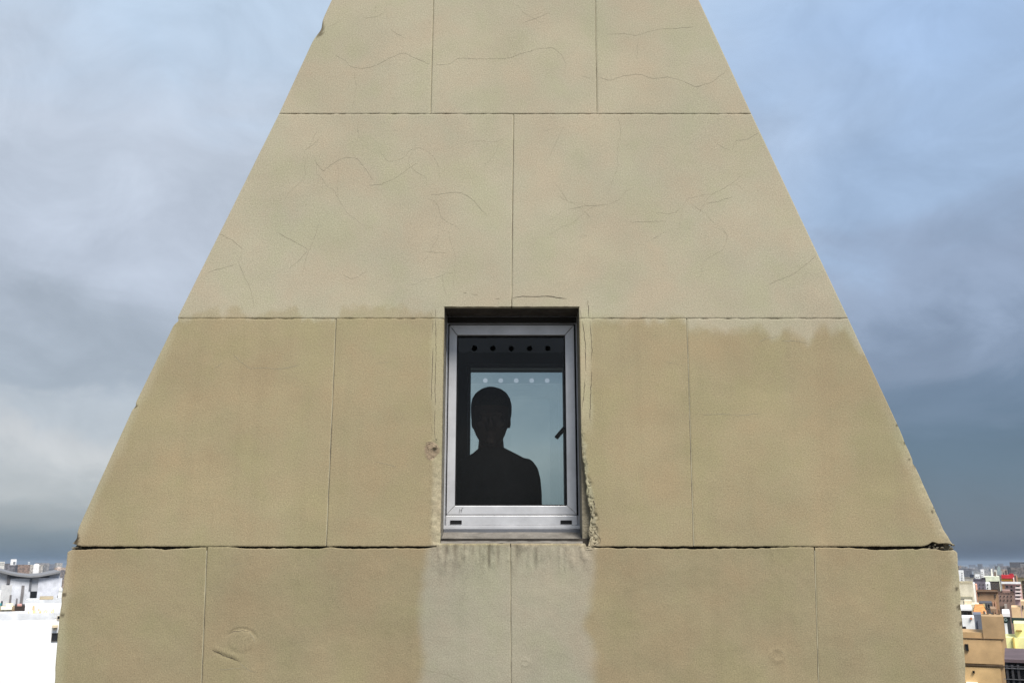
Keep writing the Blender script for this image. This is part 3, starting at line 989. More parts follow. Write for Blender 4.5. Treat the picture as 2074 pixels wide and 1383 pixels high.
g = 0.0005
mitre_bar('sash_stile', [(SX0, SZ0 + g), (GX0, GZ0 + g), (GX0, GZ1 - g), (SX0, SZ1 - g)], 0.158, 0.20, ALU, win)
mitre_bar('sash_stile', [(SX1, SZ0 + g), (GX1, GZ0 + g), (GX1, GZ1 - g), (SX1, SZ1 - g)], 0.158, 0.20, ALU, win)
mitre_bar('sash_rail', [(SX0 + g, SZ0), (SX1 - g, SZ0), (GX1 - g, GZ0), (GX0 + g, GZ0)], 0.158, 0.20, ALU, win)
mitre_bar('sash_rail', [(SX0 + g, SZ1), (SX1 - g, SZ1), (GX1 - g, GZ1), (GX0 + g, GZ1)], 0.158, 0.20, ALU, win)
# bottom rail of the frame with two dark drain slots
box_obj('bottom_rail', (SX0 - .002, SX1 + .002, 0.154, 0.205, wz(1063.5), wz(1043.5)), ALU, win, bevel=0.0025)
for a, b in ((915, 938), (1132.5, 1155)):
    s = box_obj('drain_slot', (wx(a), wx(b), 0.1515, 0.160, wz(1061.5), wz(1053.5)), BLACK, win, bevel=0.0012)
# faint scratch marks on the bottom rail
bm = bmesh.new()
for (xa, za, xb, zb) in ((930, 1039, 931.5, 1030), (934, 1038, 936, 1029), (932, 1034, 936, 1033), (936, 1029, 938.5, 1028.5)):
    x0, z0 = X(xa, 1034, FW), wz(za)
    x1, z1 = X(xb, 1034, FW), wz(zb)
    d = Vector((x1 - x0, 0, z1 - z0)).normalized() * 0.0011
    n = Vector((-d.z, 0, d.x))
    q = [Vector((x0, 0.1576, z0)) - n, Vector((x0, 0.1576, z0)) + n, Vector((x1, 0.1576, z1)) + n, Vector((x1, 0.1576, z1)) - n]
    bm.faces.new([bm.verts.new(v) for v in q])
bm_obj('scratch_mark', bm, mat('scratch_grey', (0.14, 0.14, 0.15), 0.7), win)
# dark box painting recess shade over the frame head; gasket between frame and sash
box_obj('head_shade_strip', (HX0 + .003, HX1 - .003, 0.1455, 0.157, wz(655.5), zf_top - .003), mat('brown_head_shade', (0.018, 0.016, 0.014), 0.8, spec=0.2), win, bevel=0.001)
bm = bmesh.new()
ring_frame(bm, (wx(905.2), wx(1168.8), wz(1043.4), wz(656.5)), (SX0 - .0006, SX1 + .0006, SZ0 - .0004, SZ1 + .0006), 0.1695, 0.190)
bm_obj('gasket', bm, BLACK, win)
# black gasket line round the glass
bm = bmesh.new()
ring_frame(bm, (GX0 + .0004, GX1 - .0004, GZ0 + .0004, GZ1 - .0004), (GX0 + .004, GX1 - .004, GZ0 + .005, GZ1 - .005), 0.172, 0.196)
bm_obj('gasket', bm, BLACK, win)


def pane(name, x0, x1, z0, z1, y0, y1, holes, r, m, parent):
    bm = bmesh.new()
    v = [bm.verts.new((x, y0, z)) for x, z in ((x0, z0), (x1, z0), (x1, z1), (x0, z1))]
    e = [bm.edges.new((v[i], v[(i + 1) % 4])) for i in range(4)]
    for hx, hz in holes:
        c = [bm.verts.new((hx + r * math.cos(a), y0, hz + r * math.sin(a))) for a in [k * math.tau / 24 for k in range(24)]]
        e += [bm.edges.new((c[i], c[(i + 1) % 24])) for i in range(24)]
    bmesh.ops.triangle_fill(bm, use_beauty=True, use_dissolve=False, edges=e)
    for f in [f for f in bm.faces if any((f.calc_center_median() - Vector((hx, y0, hz))).length < r * 0.97 for hx, hz in holes)]:
        bm.faces.remove(f)
    ex = bmesh.ops.extrude_face_region(bm, geom=bm.faces[:])
    for q in [g_ for g_ in ex['geom'] if isinstance(g_, bmesh.types.BMVert)]:
        q.co.y = y1
    return bm_obj(name, bm, m, parent)


GY = 0.182
zst = Z(714, GY)
hn = [at(961 + 37.25 * i, 705.5, GY) for i in range(5)]
pane('ventilation_strip', GX0 + .001, GX1 - .001, zst, GZ1 - .001, GY, GY + .0015, hn, 0.0122, STRIP_NEAR, win)
pane('glass_pane', GX0 + .001, GX1 - .001, GZ0 + .001, zst - .0008, GY, GY + .004, [], 0, GLASS_NEAR, win)

# sloping mortar sill with a metal flashing strip at its back
bm = bmesh.new()
NX, NY = 60, 8
sgrid = []
for j in range(NY + 1):
    t = j / NY
    row = []
    for i in range(NX + 1):
        x = OX0 + .001 + (OX1 - OX0 - .002) * i / NX
        y = 0.004 + 0.150 * t
        z = OZ0 - .002 + (zf_bot - OZ0 + .002) * t ** 0.8 + 0.004 * float(fbm(np.array(x * 30), np.array(y * 30), 90, 3) - .5)
        row.append(bm.verts.new((x, y, z)))
    sgrid.append(row)
for j in range(NY):
    for i in range(NX):
        bm.faces.new((sgrid[j][i], sgrid[j][i + 1], sgrid[j + 1][i + 1], sgrid[j + 1][i]))
bm_obj('sill', bm, mat('sill_mortar', (0.17, 0.155, 0.135), 0.85, var=0.3, vscale=18, bump=0.5, bscale=80), win, smooth=True)
box_obj('flashing', (OX0 + .001, OX1 - .001, 0.149, 0.2, zf_bot - .012, wz(1071.5)), ALU2, win, bevel=0.001)

# ---- window in the back wall
FGX0, FGX1, FGZ0, FGZ1 = X(952.5, 850, FY), X(1140.5, 850, FY), Z(1040, FY), Z(747.5, FY)
bm = bmesh.new()
ring_frame(bm, (FX0 + .0005, FX1 - .0005, FZ0 + .0005, FZ1 - .0005), (FGX0, FGX1, FGZ0, FGZ1), FY - .03, FY + .03)
bwin = to_tower(bm_obj('window', bm, mat('dark_aluminium', (0.05, 0.055, 0.06), 0.5, metal=0.3), bevel=0.001))
bwin['label'] = 'second window in the back wall, sky showing through its tinted glass'
zst2 = Z(777, FY)
hf = [at(983 + 31.3 * i, 770.5, FY) for i in range(5)]
pane('ventilation_strip', FGX0 - .002, FGX1 + .002, zst2, FGZ1 + .002, FY, FY + .0015, hf, 0.0118, STRIP_FAR, bwin)
pane('glass_pane', FGX0 - .002, FGX1 + .002, FGZ0 - .002, zst2 - .0008, FY, FY + .004, [], 0, GLASS_FAR, bwin)
# stay handle, swung out at a slant
ax, az = at(1144, 866, FY - .04)
bx, bz = at(1126, 887, FY - .04)
d = Vector((bx - ax, 0, bz - az))
n = Vector((-d.z, 0, d.x)).normalized() * 0.0105
bm = bmesh.new()
q = [Vector((ax, FY - .045, az)) + n, Vector((ax, FY - .045, az)) - n, Vector((bx, FY - .045, bz)) - n, Vector((bx, FY - .045, bz)) + n]
f0 = [bm.verts.new(v) for v in q]
f1 = [bm.verts.new(v + Vector((0, .014, 0))) for v in q]
bm.faces.new(f0)
bm.faces.new(f1[::-1])
for k in range(4):
    bm.faces.new((f0[(k + 1) % 4], f0[k], f1[k], f1[(k + 1) % 4]))
bm_obj('window_handle', bm, BLACK, bwin, bevel=0.003)

# ------------------------------------------------------------------ person inside, facing the camera
YP = 0.57
hx_c, z_headtop = at(995, 787, YP)
Z_FLOOR = z_headtop - 1.76
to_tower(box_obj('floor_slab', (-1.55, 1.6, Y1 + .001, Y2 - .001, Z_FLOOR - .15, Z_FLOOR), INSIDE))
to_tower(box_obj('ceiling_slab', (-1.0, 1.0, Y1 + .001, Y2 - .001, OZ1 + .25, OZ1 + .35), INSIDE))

person = empty('person', (hx_c, YP, Z_FLOOR), 'person in a dark jacket standing behind the glass, dark short hair', 'person')
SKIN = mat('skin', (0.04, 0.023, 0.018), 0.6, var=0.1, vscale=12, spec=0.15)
CLOTH = mat('dark_jacket_cloth', (0.007, 0.0066, 0.007), 0.95, var=0.3, vscale=20, bump=0.4, bscale=120, spec=0.0)
TROUS = mat('dark_trouser_cloth', (0.02, 0.022, 0.03), 0.9, var=0.2, vscale=20)
HAIR = mat('dark_hair', (0.012, 0.010, 0.009), 0.6, var=0.4, vscale=60, bump=0.6, bscale=150, spec=0.06)


def PX(px, py):
    x, z = at(px, py, YP)
    return x - hx_c, z - Z_FLOOR


def loft(bm, rings, seg=28, cap=True, power=2.0):
    """rings: (centre, radius x, radius y, optional axis pair)."""
    R = []
    for c, rx, ry, *ax in rings:
        u, w = ax[0] if ax else (Vector((1, 0, 0)), Vector((0, 1, 0)))
        row = []
        for k in range(seg):
            a = k * math.tau / seg
            ca, sa = math.cos(a), math.sin(a)
            e = 2.0 / power
            row.append(bm.verts.new(Vector(c) + u * (rx * math.copysign(abs(ca) ** e, ca)) + w * (ry * math.copysign(abs(sa) ** e, sa))))
        R.append(row)
    for a, b in zip(R, R[1:]):
        for k in range(seg):
            n = (k + 1) % seg
            bm.faces.new((a[k], a[n], b[n], b[k]))
    if cap:
        bm.faces.new(R[0][::-1])
        bm.faces.new(R[-1])


def limb(bm, pts, seg=16):
    """pts: (position, radius) along a limb, rings square to it, rounded ends."""
    P = [(Vector(p), r) for p, r in pts]
    rings = []
    for i, (p, r) in enumerate(P):
        t = (P[min(i + 1, len(P) - 1)][0] - P[max(i - 1, 0)][0]).normalized()
        u = t.cross(Vector((0, 1, 0.13))).normalized()
        w = t.cross(u).normalized()
        if i == 0:
            rings.append((p - t * r * .6, r * .55, r * .55, (u, w)))
        rings.append((p, r, r, (u, w)))
        if i == len(P) - 1:
            rings.append((p + t * r * .6, r * .55, r * .55, (u, w)))
    loft(bm, rings, seg)


def blob(bm, c, r):
    v = bmesh.ops.create_uvsphere(bm, u_segments=20, v_segments=14, radius=1.0)['verts']
    for q in v:
        q.co = Vector((q.co.x * r[0], q.co.y * r[1], q.co.z * r[2])) + Vector(c)


def figure_part(name, bm, m, parent, voxel, smooth_it=4):
    o = bm_obj(name, bm, m, parent, smooth=True)
    r = o.modifiers.new('remesh', 'REMESH')
    r.mode = 'VOXEL'
    r.voxel_size = voxel
    r.use_smooth_shade = True
    s = o.modifiers.new('smooth', 'SMOOTH')
    s.factor = 0.5
    s.iterations = smooth_it
    return o


HEAD = [(790, 975, 1015), (796, 965, 1024), (806, 958, 1031), (818, 955, 1034), (832, 954.5, 1034.5), (846, 955, 1033), (858, 956, 1031), (870, 958, 1028),
        (882, 963, 1024), (892, 969, 1019), (900, 977, 1012), (905, 984, 1005)]
z_top, z_chin = PX(995, 790)[1], PX(995, 905)[1]


def head_rings(sc=1.0):
    R = []
    for py, a, b in HEAD:
        xa, z = PX(a, py)
        xb, _ = PX(b, py)
        t = (z_top - z) / (z_top - z_chin)
        rx = (xb - xa) / 2
        ry = 0.098 * math.sin(math.pi * min(.98, .12 + t * .60)) if t < .62 else 0.098 - (t - .62) * .135
        cy = 0.0 if t < .55 else -(t - .55) * 0.06
        R.append((Vector(((xa + xb) / 2, cy, z)), rx * sc, max(.02, ry) * sc))
    return R


bm = bmesh.new()
loft(bm, head_rings(0.965))
# neck
xn0, zn0 = PX(969, 893)
xn1, _ = PX(1021, 893)
nr = (xn1 - xn0) / 2
loft(bm, [(Vector((0, .015, zn0 + .05)), nr * .9, .055), (Vector((0, .015, zn0)), nr * .97, .058), (Vector((0, .02, PX(995, 912)[1])), nr * 1.04, .062),
          (Vector((0, .02, PX(995, 930)[1])), nr * 1.5, .07)])
zh = lambda t: z_top + (z_chin - z_top) * t
blob(bm, (0, -.098, zh(.66)), (.016, .022, .030))                     # nose
blob(bm, (0, -.090, zh(.47)), (.060, .014, .012))                     # brow
for s in (-1, 1):
    blob(bm, (s * .034, -.086, zh(.53)), (.015, .012, .010))          # eyelids
    blob(bm, (s * .084, .006, zh(.57)), (.006, .018, .028))           # ears
    blob(bm, (s * .046, -.070, zh(.64)), (.024, .020, .022))          # cheekbones
blob(bm, (0, -.088, zh(.80)), (.026, .012, .008))                     # lips
blob(bm, (0, -.084, zh(.835)), (.022, .012, .008))
blob(bm, (0, -.078, zh(.94)), (.024, .018, .018))                     # chin
# trunk and limbs of the body under the clothes
zsh = PX(995, 935)[1]
loft(bm, [(Vector((0, .02, zsh + .01)), .10, .07), (Vector((0, .02, zsh - .05)), .15, .085), (Vector((0, .015, zsh - .2)), .145, .095), (Vector((0, .015, zsh - .38)), .125, .085),
          (Vector((0, .02, zsh - .52)), .15, .095), (Vector((0, .02, zsh - .60)), .14, .09)])
hand_z = .74
ARM = {}
for s in (-1, 1):
    ARM[s] = [(s * .155, .02, zsh - .05), (s * .195, .03, zsh - .22), (s * .205, .02, zsh - .37), (s * .205, -.01, zsh - .60)]
    limb(bm, list(zip(ARM[s], (.048, .042, .036, .026))))
    hx, hy, hz = ARM[s][3]
    blob(bm, (hx, hy - .005, hz - .075), (.017, .036, .05))
    for k, (off, ln) in enumerate(((-.026, .060), (-.009, .072), (.009, .068), (.025, .052))):
        b0 = Vector((hx, hy + off, hz - .112))
        limb(bm, [(b0, .0085), (b0 + Vector((-s * .004, -.002, -ln * .5)), .0082), (b0 + Vector((-s * .014, -.006, -ln)), .007)], 10)
    t0 = Vector((hx - s * .006, hy - .03, hz - .05))
    limb(bm, [(t0, .011), (t0 + Vector((-s * .006, -.022, -.03)), .0095), (t0 + Vector((-s * .01, -.026, -.058)), .008)], 10)
    limb(bm, [((s * .085, .02, zsh - .58), .078), ((s * .09, .01, .50), .052), ((s * .092, .02, .36), .050), ((s * .092, .03, .09), .034)])
    limb(bm, [((s * .095, .02, .045), .035), ((s * .10, -.06, .038), .034), ((s * .105, -.13, .03), .026)])
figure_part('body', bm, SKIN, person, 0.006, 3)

# hair: cap over the skull, slightly tufted on top
bm = bmesh.new()
HR = [(786.5, 983, 1005), (790, 973, 1017), (797, 963, 1027), (808, 956, 1033.5), (820, 953.5, 1036.5), (834, 953, 1036.5), (846, 953.5, 1034.5), (858, 955, 1031.5)]
rings = []
for i, (py, a, b) in enumerate(HR):
    xa, z = PX(a, py)
    xb, _ = PX(b, py)
    ry = (.05, .075, .092, .103, .106, .104, .098, .088)[i]
    cy = (.0, .0, .002, .004, .012, .03, .045, .055)[i]
    rings.append((Vector(((xa + xb) / 2, cy, z)), (xb - xa) / 2, ry * (1 if i < 4 else .92)))
loft(bm, rings, 32)
random.seed(11)
for i in range(90):
    a, t = random.uniform(0, math.tau), random.uniform(0, .42)
    rr = math.sqrt(t)
    x, y = .082 * rr * math.cos(a), .095 * rr * math.sin(a)
    z = z_top - .02 - .045 * rr * rr + .012
    tx, ty = random.uniform(-.009, .009), -.010
    limb(bm, [((x, y, z - .012), .012), ((x + tx, y + ty, z + .002), .010), ((x + 2 * tx, y + 2 * ty, z + .004), .006)], 8)
hair = figure_part('hair', bm, HAIR, person, 0.005, 2)

# jacket: collar, sloping shoulders, trunk and two sleeves as one surface
bm = bmesh.new()
JK = [(905, 971, 1020, .058), (909, 967, 1027, .066), (914, 962, 1037, .074), (920, 953, 1049, .082), (927, 940, 1062, .092), (935, 926, 1072, .102), (945, 916, 1078, .110),
      (958, 912, 1080, .116), (985, 911, 1081, .122), (1022, 912, 1080, .124)]
rings = []
for py, a, b, ry in JK:
    xa, z = PX(a, py)
    xb, _ = PX(b, py)
    rings.append((Vector(((xa + xb) / 2, .018, z)), (xb - xa) / 2, ry))
zl = rings[-1][0].z
rings += [(Vector((0, .018, zl - .12)), .165, .118), (Vector((0, .02, zl - .26)), .170, .118), (Vector((0, .02, zl - .36)), .175, .12)]
loft(bm, rings, 36, power=2.3)
for s in (-1, 1):
    # sleeves follow the outline of the figure from the shoulder down
    sl = []
    for (py, b, r) in ((938, 1064, .036), (952, 1070, .046), (972, 1073, .050), (1000, 1075.5, .050), (1024, 1076, .049)):
        xb, z = PX(b, py)
        sl.append(((s * xb, .022, z), r))
    zz = sl[-1][0][2]
    xx = sl[-1][0][0]
    sl += [((xx + s * .004, .02, zz - .12), .047), ((xx + s * .006, .005, zz - .26), .042), ((s * .205, -.008, zsh - .585), .036)]
    limb(bm, sl, 20)
# collar roll
for k in range(18):
    a0, a1 = k * math.tau / 18, (k + 1) * math.tau / 18
    zc = PX(995, 909)[1]
    f = lambda a: ((nr + .006) * math.cos(a), .018 + .068 * math.sin(a), zc - .014 * (1 - math.sin(a)) * .5)
    limb(bm, [(f(a0), .007), (f(a1), .007)], 8)
jk = figure_part('jacket', bm, CLOTH, person, 0.008, 5)

bm = bmesh.new()
loft(bm, [(Vector((0, .02, zsh - .50)), .155, .10), (Vector((0, .02, zsh - .62)), .165, .105), (Vector((0, .02, zsh - .68)), .15, .10)])
for s in (-1, 1):
    limb(bm, [((s * .085, .02, zsh - .60), .086), ((s * .09, .01, .50), .064), ((s * .092, .02, .34), .062), ((s * .094, .03, .10), .055)])
figure_part('trousers', bm, TROUS, person, 0.01, 4)
bm = bmesh.new()
for s in (-1, 1):
    limb(bm, [((s * .095, .03, .052), .045), ((s * .10, -.05, .046), .042), ((s * .105, -.15, .038), .034)])
figure_part('shoes', bm, BLACK, person, 0.008, 3)

# ------------------------------------------------------------------ the city
gm = mat('city_ground', (0.13, 0.12, 0.105), 0.95, var=0.5, vscale=0.004, tint=(0.07, 0.07, 0.065))
gv, gf = [(0, 0, 0)], []
for ri, r in enumerate((60, 300, 1500, 6000, 30000)):
    for k in range(48):
        a = k * math.tau / 48
        gv.append((r * math.cos(a), r * math.sin(a), 0))
for k in range(48):
    gf.append((0, 1 + k, 1 + (k + 1) % 48))
    for ri in range(4):
        a, b = 1 + ri * 48, 1 + (ri + 1) * 48
        gf.append((a + k, b + k, b + (k + 1) % 48, a + (k + 1) % 48))
gr = mesh_obj('ground', gv, gf, gm)
gr['kind'] = 'structure'


def ray(px, py):
    u, v = (px - 1037) / FPX, (691.5 - py) / FPX
    dx, dy, dz = u, CP - v * SP, SP + v * CP
    return math.atan2(dx, dy), dz / math.hypot(dx, dy)


def cmat(c, var=0.14, bump=0.0):
    k = 'facade_%d_%d_%d' % c
    return mat(k, tuple(min(.90, v * 1.0) for v in lin(c)), 0.85, var=0.2, vscale=0.9)


WINDOW_MESH = {}


class Building:
    """Stands at distance r, turned to face the tower; measured in the photo, built in metres."""

    def __init__(self, name, label, cat, p0, p1, ptop, r, group=None):
        a0, _ = ray(p0, ptop)
        a1, _ = ray(p1, ptop)
        self.a, self.r = (a0 + a1) / 2, r
        self.root = empty(name, (r * math.sin(self.a), -DCAM + r * math.cos(self.a), 0), label, cat, group, rz=-self.a)
        self.w = 2 * r * math.tan((a1 - a0) / 2)

    def u(self, px, py):
        a, t = ray(px, py)
        return self.r * math.tan(a - self.a), ZCAM + t * self.r / math.cos(a - self.a)

    def wall(self, p0, p1, ptop, c, depth=12, y=0.0, z0=0.0, name='wall', pbot=None, parapet=0.35, clutter=True):
        x0, z1 = self.u(p0, ptop)
        x1, _ = self.u(p1, ptop)
        if pbot:
            z0 = self.u(p0, pbot)[1]
        m = cmat(c)
        depth = min(depth, self.r * 0.05)
        bm = bmesh.new()
        add_box(bm, x0, x1, y, y + depth, z0, z1)
        if parapet and x1 - x0 > 2:                  # sunk roof behind a parapet
            for f in bm.faces[:]:
                if f.normal.z > .5 or all(abs(v.co.z - z1) < 1e-4 for v in f.verts):
                    i = bmesh.ops.inset_region(bm, faces=[f], thickness=0.25)
                    for v in f.verts:
                        v.co.z -= parapet
                    break
        if clutter and self.r < 320 and x1 - x0 > 2.5:
            for _ in range(random.randint(2, 5)):            # tanks, vents and sheds on the roof
                w_, h_ = random.uniform(.04, .16) * (x1 - x0), random.uniform(.003, .0075) * self.r
                xa = random.uniform(x0 + .3, x1 - w_ - .3)
                ya = y + random.uniform(.3, .6) * depth
                box_obj(random.choice(('roof_tank', 'roof_vent', 'roof_shed')), (xa, xa + w_, ya, ya + min(w_, depth * .3), z1 - parapet - .05, z1 + h_),
                        cmat(random.choice(((206, 200, 190), (120, 104, 92), (86, 80, 78), (170, 138, 110), (232, 228, 222)))), self.root)
            if random.random() < .6:
                xa = random.uniform(x0 + .3, x1 - .3)
                box_obj('aerial', (xa, xa + .0004 * self.r, y + .4 * depth, y + .4 * depth + .05, z1 - parapet, z1 + .010 * self.r), cmat((90, 88, 88)), self.root)
        return bm_obj(name, bm, m, self.root)

    def slab(self, name, p0, p1, pt, pb, c, y0=-0.35, y1=0.0, mat_=None):
        x0, z1 = self.u(p0, pt)
        x1, z0 = self.u(p1, pb)
        return box_obj(name, (x0, x1, y0, y1, z0, z1), mat_ or cmat(c), self.root)

    def win(self, p0, p1, pt, pb, c=(30, 32, 36), fr=(150, 145, 135), y=0.0):
        x0, z1 = self.u(p0, pt)
        x1, z0 = self.u(p1, pb)
        key = (round(x1 - x0, 2), round(z1 - z0, 2), c, fr)
        if key not in WINDOW_MESH:
            w, h = x1 - x0, z1 - z0
            t = min(w, h) * 0.1
            bm = bmesh.new()
            ring_frame(bm, (0, w, 0, h), (t, w - t, t, h - t), -.10, 0.02)
            f = bm_obj('window', bm, cmat(fr))
            p = box_obj('pane', (t, w - t, -.03, .015, t, h - t), mat('dark_pane', (0.02, 0.022, 0.026), 0.25, spec=0.5))
            WINDOW_MESH[key] = (f.data, p.data)
            bpy.data.objects.remove(f)
            bpy.data.objects.remove(p)
        fm, pm = WINDOW_MESH[key]
        o = link(bpy.data.objects.new('window', fm), self.root)
        o.location = (x0, y, z0)
        link(bpy.data.objects.new('pane', pm), o)
        return o

    def wins(self, p0, p1, pt, pb, nx, nz, fill=0.5, c=(30, 32, 36), fr=(150, 145, 135), y=0.0):
        for i in range(nx):
            for j in range(nz):
                cx, cz = p0 + (p1 - p0) * (i + .5) / nx, pt + (pb - pt) * (j + .5) / nz
                dx, dz = (p1 - p0) / nx * fill / 2, (pb - pt) / nz * fill / 2
                self.win(cx - dx, cx + dx, cz - dz, cz + dz, c, fr, y)


SIDE = (118, 108, 96)
# --- right of the tower
b = Building('apartment_building', 'tan concrete building with storey lines, one tiny dark window and a stepped top', 'building', 1940, 2033, 1247, 62)
b.wall(1987, 2032, 1247, (176, 146, 108), 14, name='wall', y=-.06)
b.wall(1936, 2005, 1279, (182, 150, 108), 12, name='wall')
b.slab('storey_ledge', 1938, 2033, 1291, 1293, (120, 98, 74), -.14, -.002)
b.slab('storey_ledge', 1938, 2034.5, 1345, 1347.5, (84, 70, 54), -.18, -.002)
b.slab('cladding_band', 1938, 2032.9, 1293.2, 1344.8, (186, 154, 112), -.10, -.003)
b.slab('cladding_band', 1938, 2033.6, 1348.6, 1420, (206, 172, 122), -.12, -.003)
b.win(1954, 1962.5, 1303, 1317, fr=(64, 56, 46), y=-.10)
b.win(1970, 1974.5, 1357, 1362, fr=(40, 36, 30), y=-.12)
b.slab('awning', 1957, 1981, 1379.5, 1386, (235, 235, 232), -.5, -.11)
for i, px in enumerate((1992, 2001, 2012, 2024)):
    b.slab('roof_vent', px, px + random.uniform(2, 5), 1241 - i % 2 * 3, 1247.5, (96, 80, 64), 2, 3.2)
b.slab('stair_shed', 2009, 2022, 1240, 1248, (150, 122, 96), 5, 9)

b = Building('rooftop_house', 'bright white rooftop cabin with dark base beside a blue grey wall', 'building', 1940, 1973, 1250, 70)
b.wall(1940, 1973, 1275, (70, 62, 56), 9)
b.wall(1948, 1973, 1250, (250, 248, 240), 6, pbot=1274.5, name='cabin_wall')
b.slab('dark_opening', 1950, 1957, 1268, 1274, (40, 36, 34), -.1, -.002)
b.slab('red_stain_board', 1965, 1969, 1249, 1254, (214, 140, 96), -.12, -.003)
b = Building('grey_house', 'narrow blue grey rendered house wall under an orange roof', 'building', 1970.5, 1987, 1243, 76)
b.wall(1970.5, 1987, 1243.5, (112, 116, 126), 6)
b.slab('shutter', 1979, 1982, 1256, 1275, (64, 62, 66), -.1, -.002)
b = Building('tiled_house', 'low house with a bright orange tiled roof edge', 'house', 1970, 1999, 1234, 86)
b.wall(1970, 1999, 1239, (150, 110, 84), 8, parapet=0)
x0, z1 = b.u(1970, 1234)
x1, z0 = b.u(1999, 1242)
bm = bmesh.new()
vv = [bm.verts.new(p) for p in ((x0, -.5, z0), (x1, -.5, z0), (x1 - .2, 3.5, z1 + .3), (x0 + .2, 3.5, z1 + .3), (x1, 8, z0), (x0, 8, z0))]
bm.faces.new((vv[0], vv[1], vv[2], vv[3]))
bm.faces.new((vv[3], vv[2], vv[4], vv[5]))
bm_obj('roof', bm, mat('orange_tiles', (0.62, 0.27, 0.085), 0.85, var=0.35, vscale=2.5), b.root)
b.slab('parapet_corner', 1993, 1997.5, 1238, 1244, (226, 216, 196), -.8, -.55)

b = Building('white_shed', 'white topped shed with a dark front', 'building', 1944, 1968, 1232, 92)
b.wall(1944, 1968, 1235, (92, 82, 72), 8)
b.slab('roof', 1943, 1968.5, 1231.5, 1235.5, (244, 242, 236), -.8, 8.2)
b.win(1950, 1960, 1239, 1247, (60, 54, 50))
b = Building('cream_house', 'low cream house with a flat roof and dark gaps beside it', 'house', 1950, 1984, 1218, 118)
b.wall(1950, 1983, 1223, (226, 212, 182), 9)
b.wall(1953, 1968, 1217, (216, 204, 178), 5, y=1.5, name='upper_wall')
b.win(1951, 1953.5, 1216.5, 1228, (70, 64, 58))
b.win(1977, 1982, 1226, 1231)
b = Building('dark_house', 'dark grey house with a yellow strip between cream and brown neighbours', 'house', 1983, 2009, 1220, 112)
b.wall(1983, 2009, 1220, (84, 82, 84), 9)
b.slab('wall_strip', 1991, 1996, 1222, 1234, (206, 186, 132), -.1, -.002)
b.win(1985, 1990, 1223, 1231)
b.win(1999, 2006, 1222, 1231, (50, 52, 58))
b = Building('brown_block', 'brown rendered block with pipes down its side', 'building', 1974, 2024, 1196, 140)
b.wall(1978, 2021, 1196, (160, 128, 98), 14)
for px in (2012, 2017):
    b.slab('downpipe', px, px + 1.6, 1218, 1250, (196, 152, 126), -.25, -.02)
b.slab('cornice', 1976, 2022, 1195, 1198, (136, 112, 92), -.3, -.002)
b.win(2014, 2017, 1203, 1211)
b.win(1981, 1984, 1200, 1206)
b = Building('panel_tower', 'slim white panel tower with two tiny windows on the brown block', 'building', 1996, 2006, 1180, 150)
b.wall(1996, 2005.5, 1180.5, (250, 247, 240), 8, parapet=0)
b.win(1999.5, 2001.5, 1182, 1184.5)
b.win(1999.5, 2001.5, 1189, 1191.5)
b = Building('cream_block', 'plain cream block with a white and a pink edge strip', 'building', 1938, 1981, 1178, 170)
b.wall(1938, 1970, 1178, (224, 214, 188), 16)
b.wall(1970.4, 1974.6, 1181, (248, 244, 238), 10, y=1.5, name='edge_wall')
b.wall(1976, 1979.4, 1184, (220, 164, 140), 10, y=2.5, name='edge_wall')
b.slab('base_band', 1940, 1970, 1207, 1212, (170, 164, 140), -.1, -.002)
b = Building('mauve_block', 'mauve brown block with uneven walls and small windows', 'building', 2019, 2056, 1194, 155)
b.wall(2021, 2054, 1199, (132, 110, 100), 14)
b.wall(2030, 2046, 1196, (152, 122, 112), 8, y=2, name='upper_wall')
b.wins(2023, 2052, 1203, 1218, 4, 2, .45, fr=(160, 136, 124))
b.slab('tank', 2034, 2041, 1222, 1238, (150, 140, 132), -1.4, -.4)
b.slab('canopy', 2020, 2035, 1226, 1229, (86, 74, 64), -1.2, -.01)
b = Building('balcony_block', 'pink white block with stacked balconies under a white roof band', 'building', 2034, 2069, 1178, 230)
b.wall(2034, 2068, 1181, (206, 172, 168), 18)
b.slab('roof_band', 2028, 2067.5, 1177.5, 1182, (250, 246, 240), -1.2, -.01)
for k in range(4):
    yy = 1188 + k * 7.2
    b.slab('balcony', 2056, 2068.5, yy, yy + 3.6, (236, 218, 212), -1.8, -.01)
    b.win(2058, 2066, yy - 3, yy)
    b.win(2046, 2051, yy - 2.5, yy + 1.5)
    b.win(2037, 2042, yy - 2.5, yy + 1.5)
b = Building('red_roof_hall', 'long hall with a bright red roof and an orange eaves line', 'hall', 2027, 2056, 1163, 300)
b.wall(2028, 2055, 1170, (206, 150, 96), 20, parapet=0)
b.slab('roof', 2028, 2054.5, 1164, 1171, (196, 50, 56), -1.5, 14)
b.slab('roof_box', 2044, 2053, 1161.5, 1164, (150, 30, 46), 2, 10)
b.slab('eaves', 2028, 2050, 1171.3, 1176, (222, 160, 60), -1.2, -.01)
b = Building('white_tower', 'slender white tower block standing above the long pale roof', 'tower', 1985.5, 1993, 1153, 330)
b.wall(1985.8, 1992.8, 1153, (250, 248, 242), 8, parapet=0)
b.wins(1986.5, 1992, 1156, 1168, 1, 3, .35, fr=(214, 210, 204))
b = Building('pale_hall', 'long hall with a pale green white flat roof', 'hall', 1992, 2025, 1167, 260)
b.wall(1993, 2024, 1167, (232, 236, 208), 20, parapet=0)
b.wall(2004, 2023, 1175, (78, 70, 62), 14, y=-12, name='lean_to_wall')
b.wins(2005, 2022, 1178, 1190, 3, 2, .5, y=-12)
b = Building('white_house', 'small white cube house beside the slender white tower', 'house', 1974.5, 1984.5, 1163, 300)
b.wall(1974.8, 1984, 1163.5, (246, 244, 242), 9, parapet=0)
b.wins(1976, 1983, 1166, 1171, 2, 1, .4)
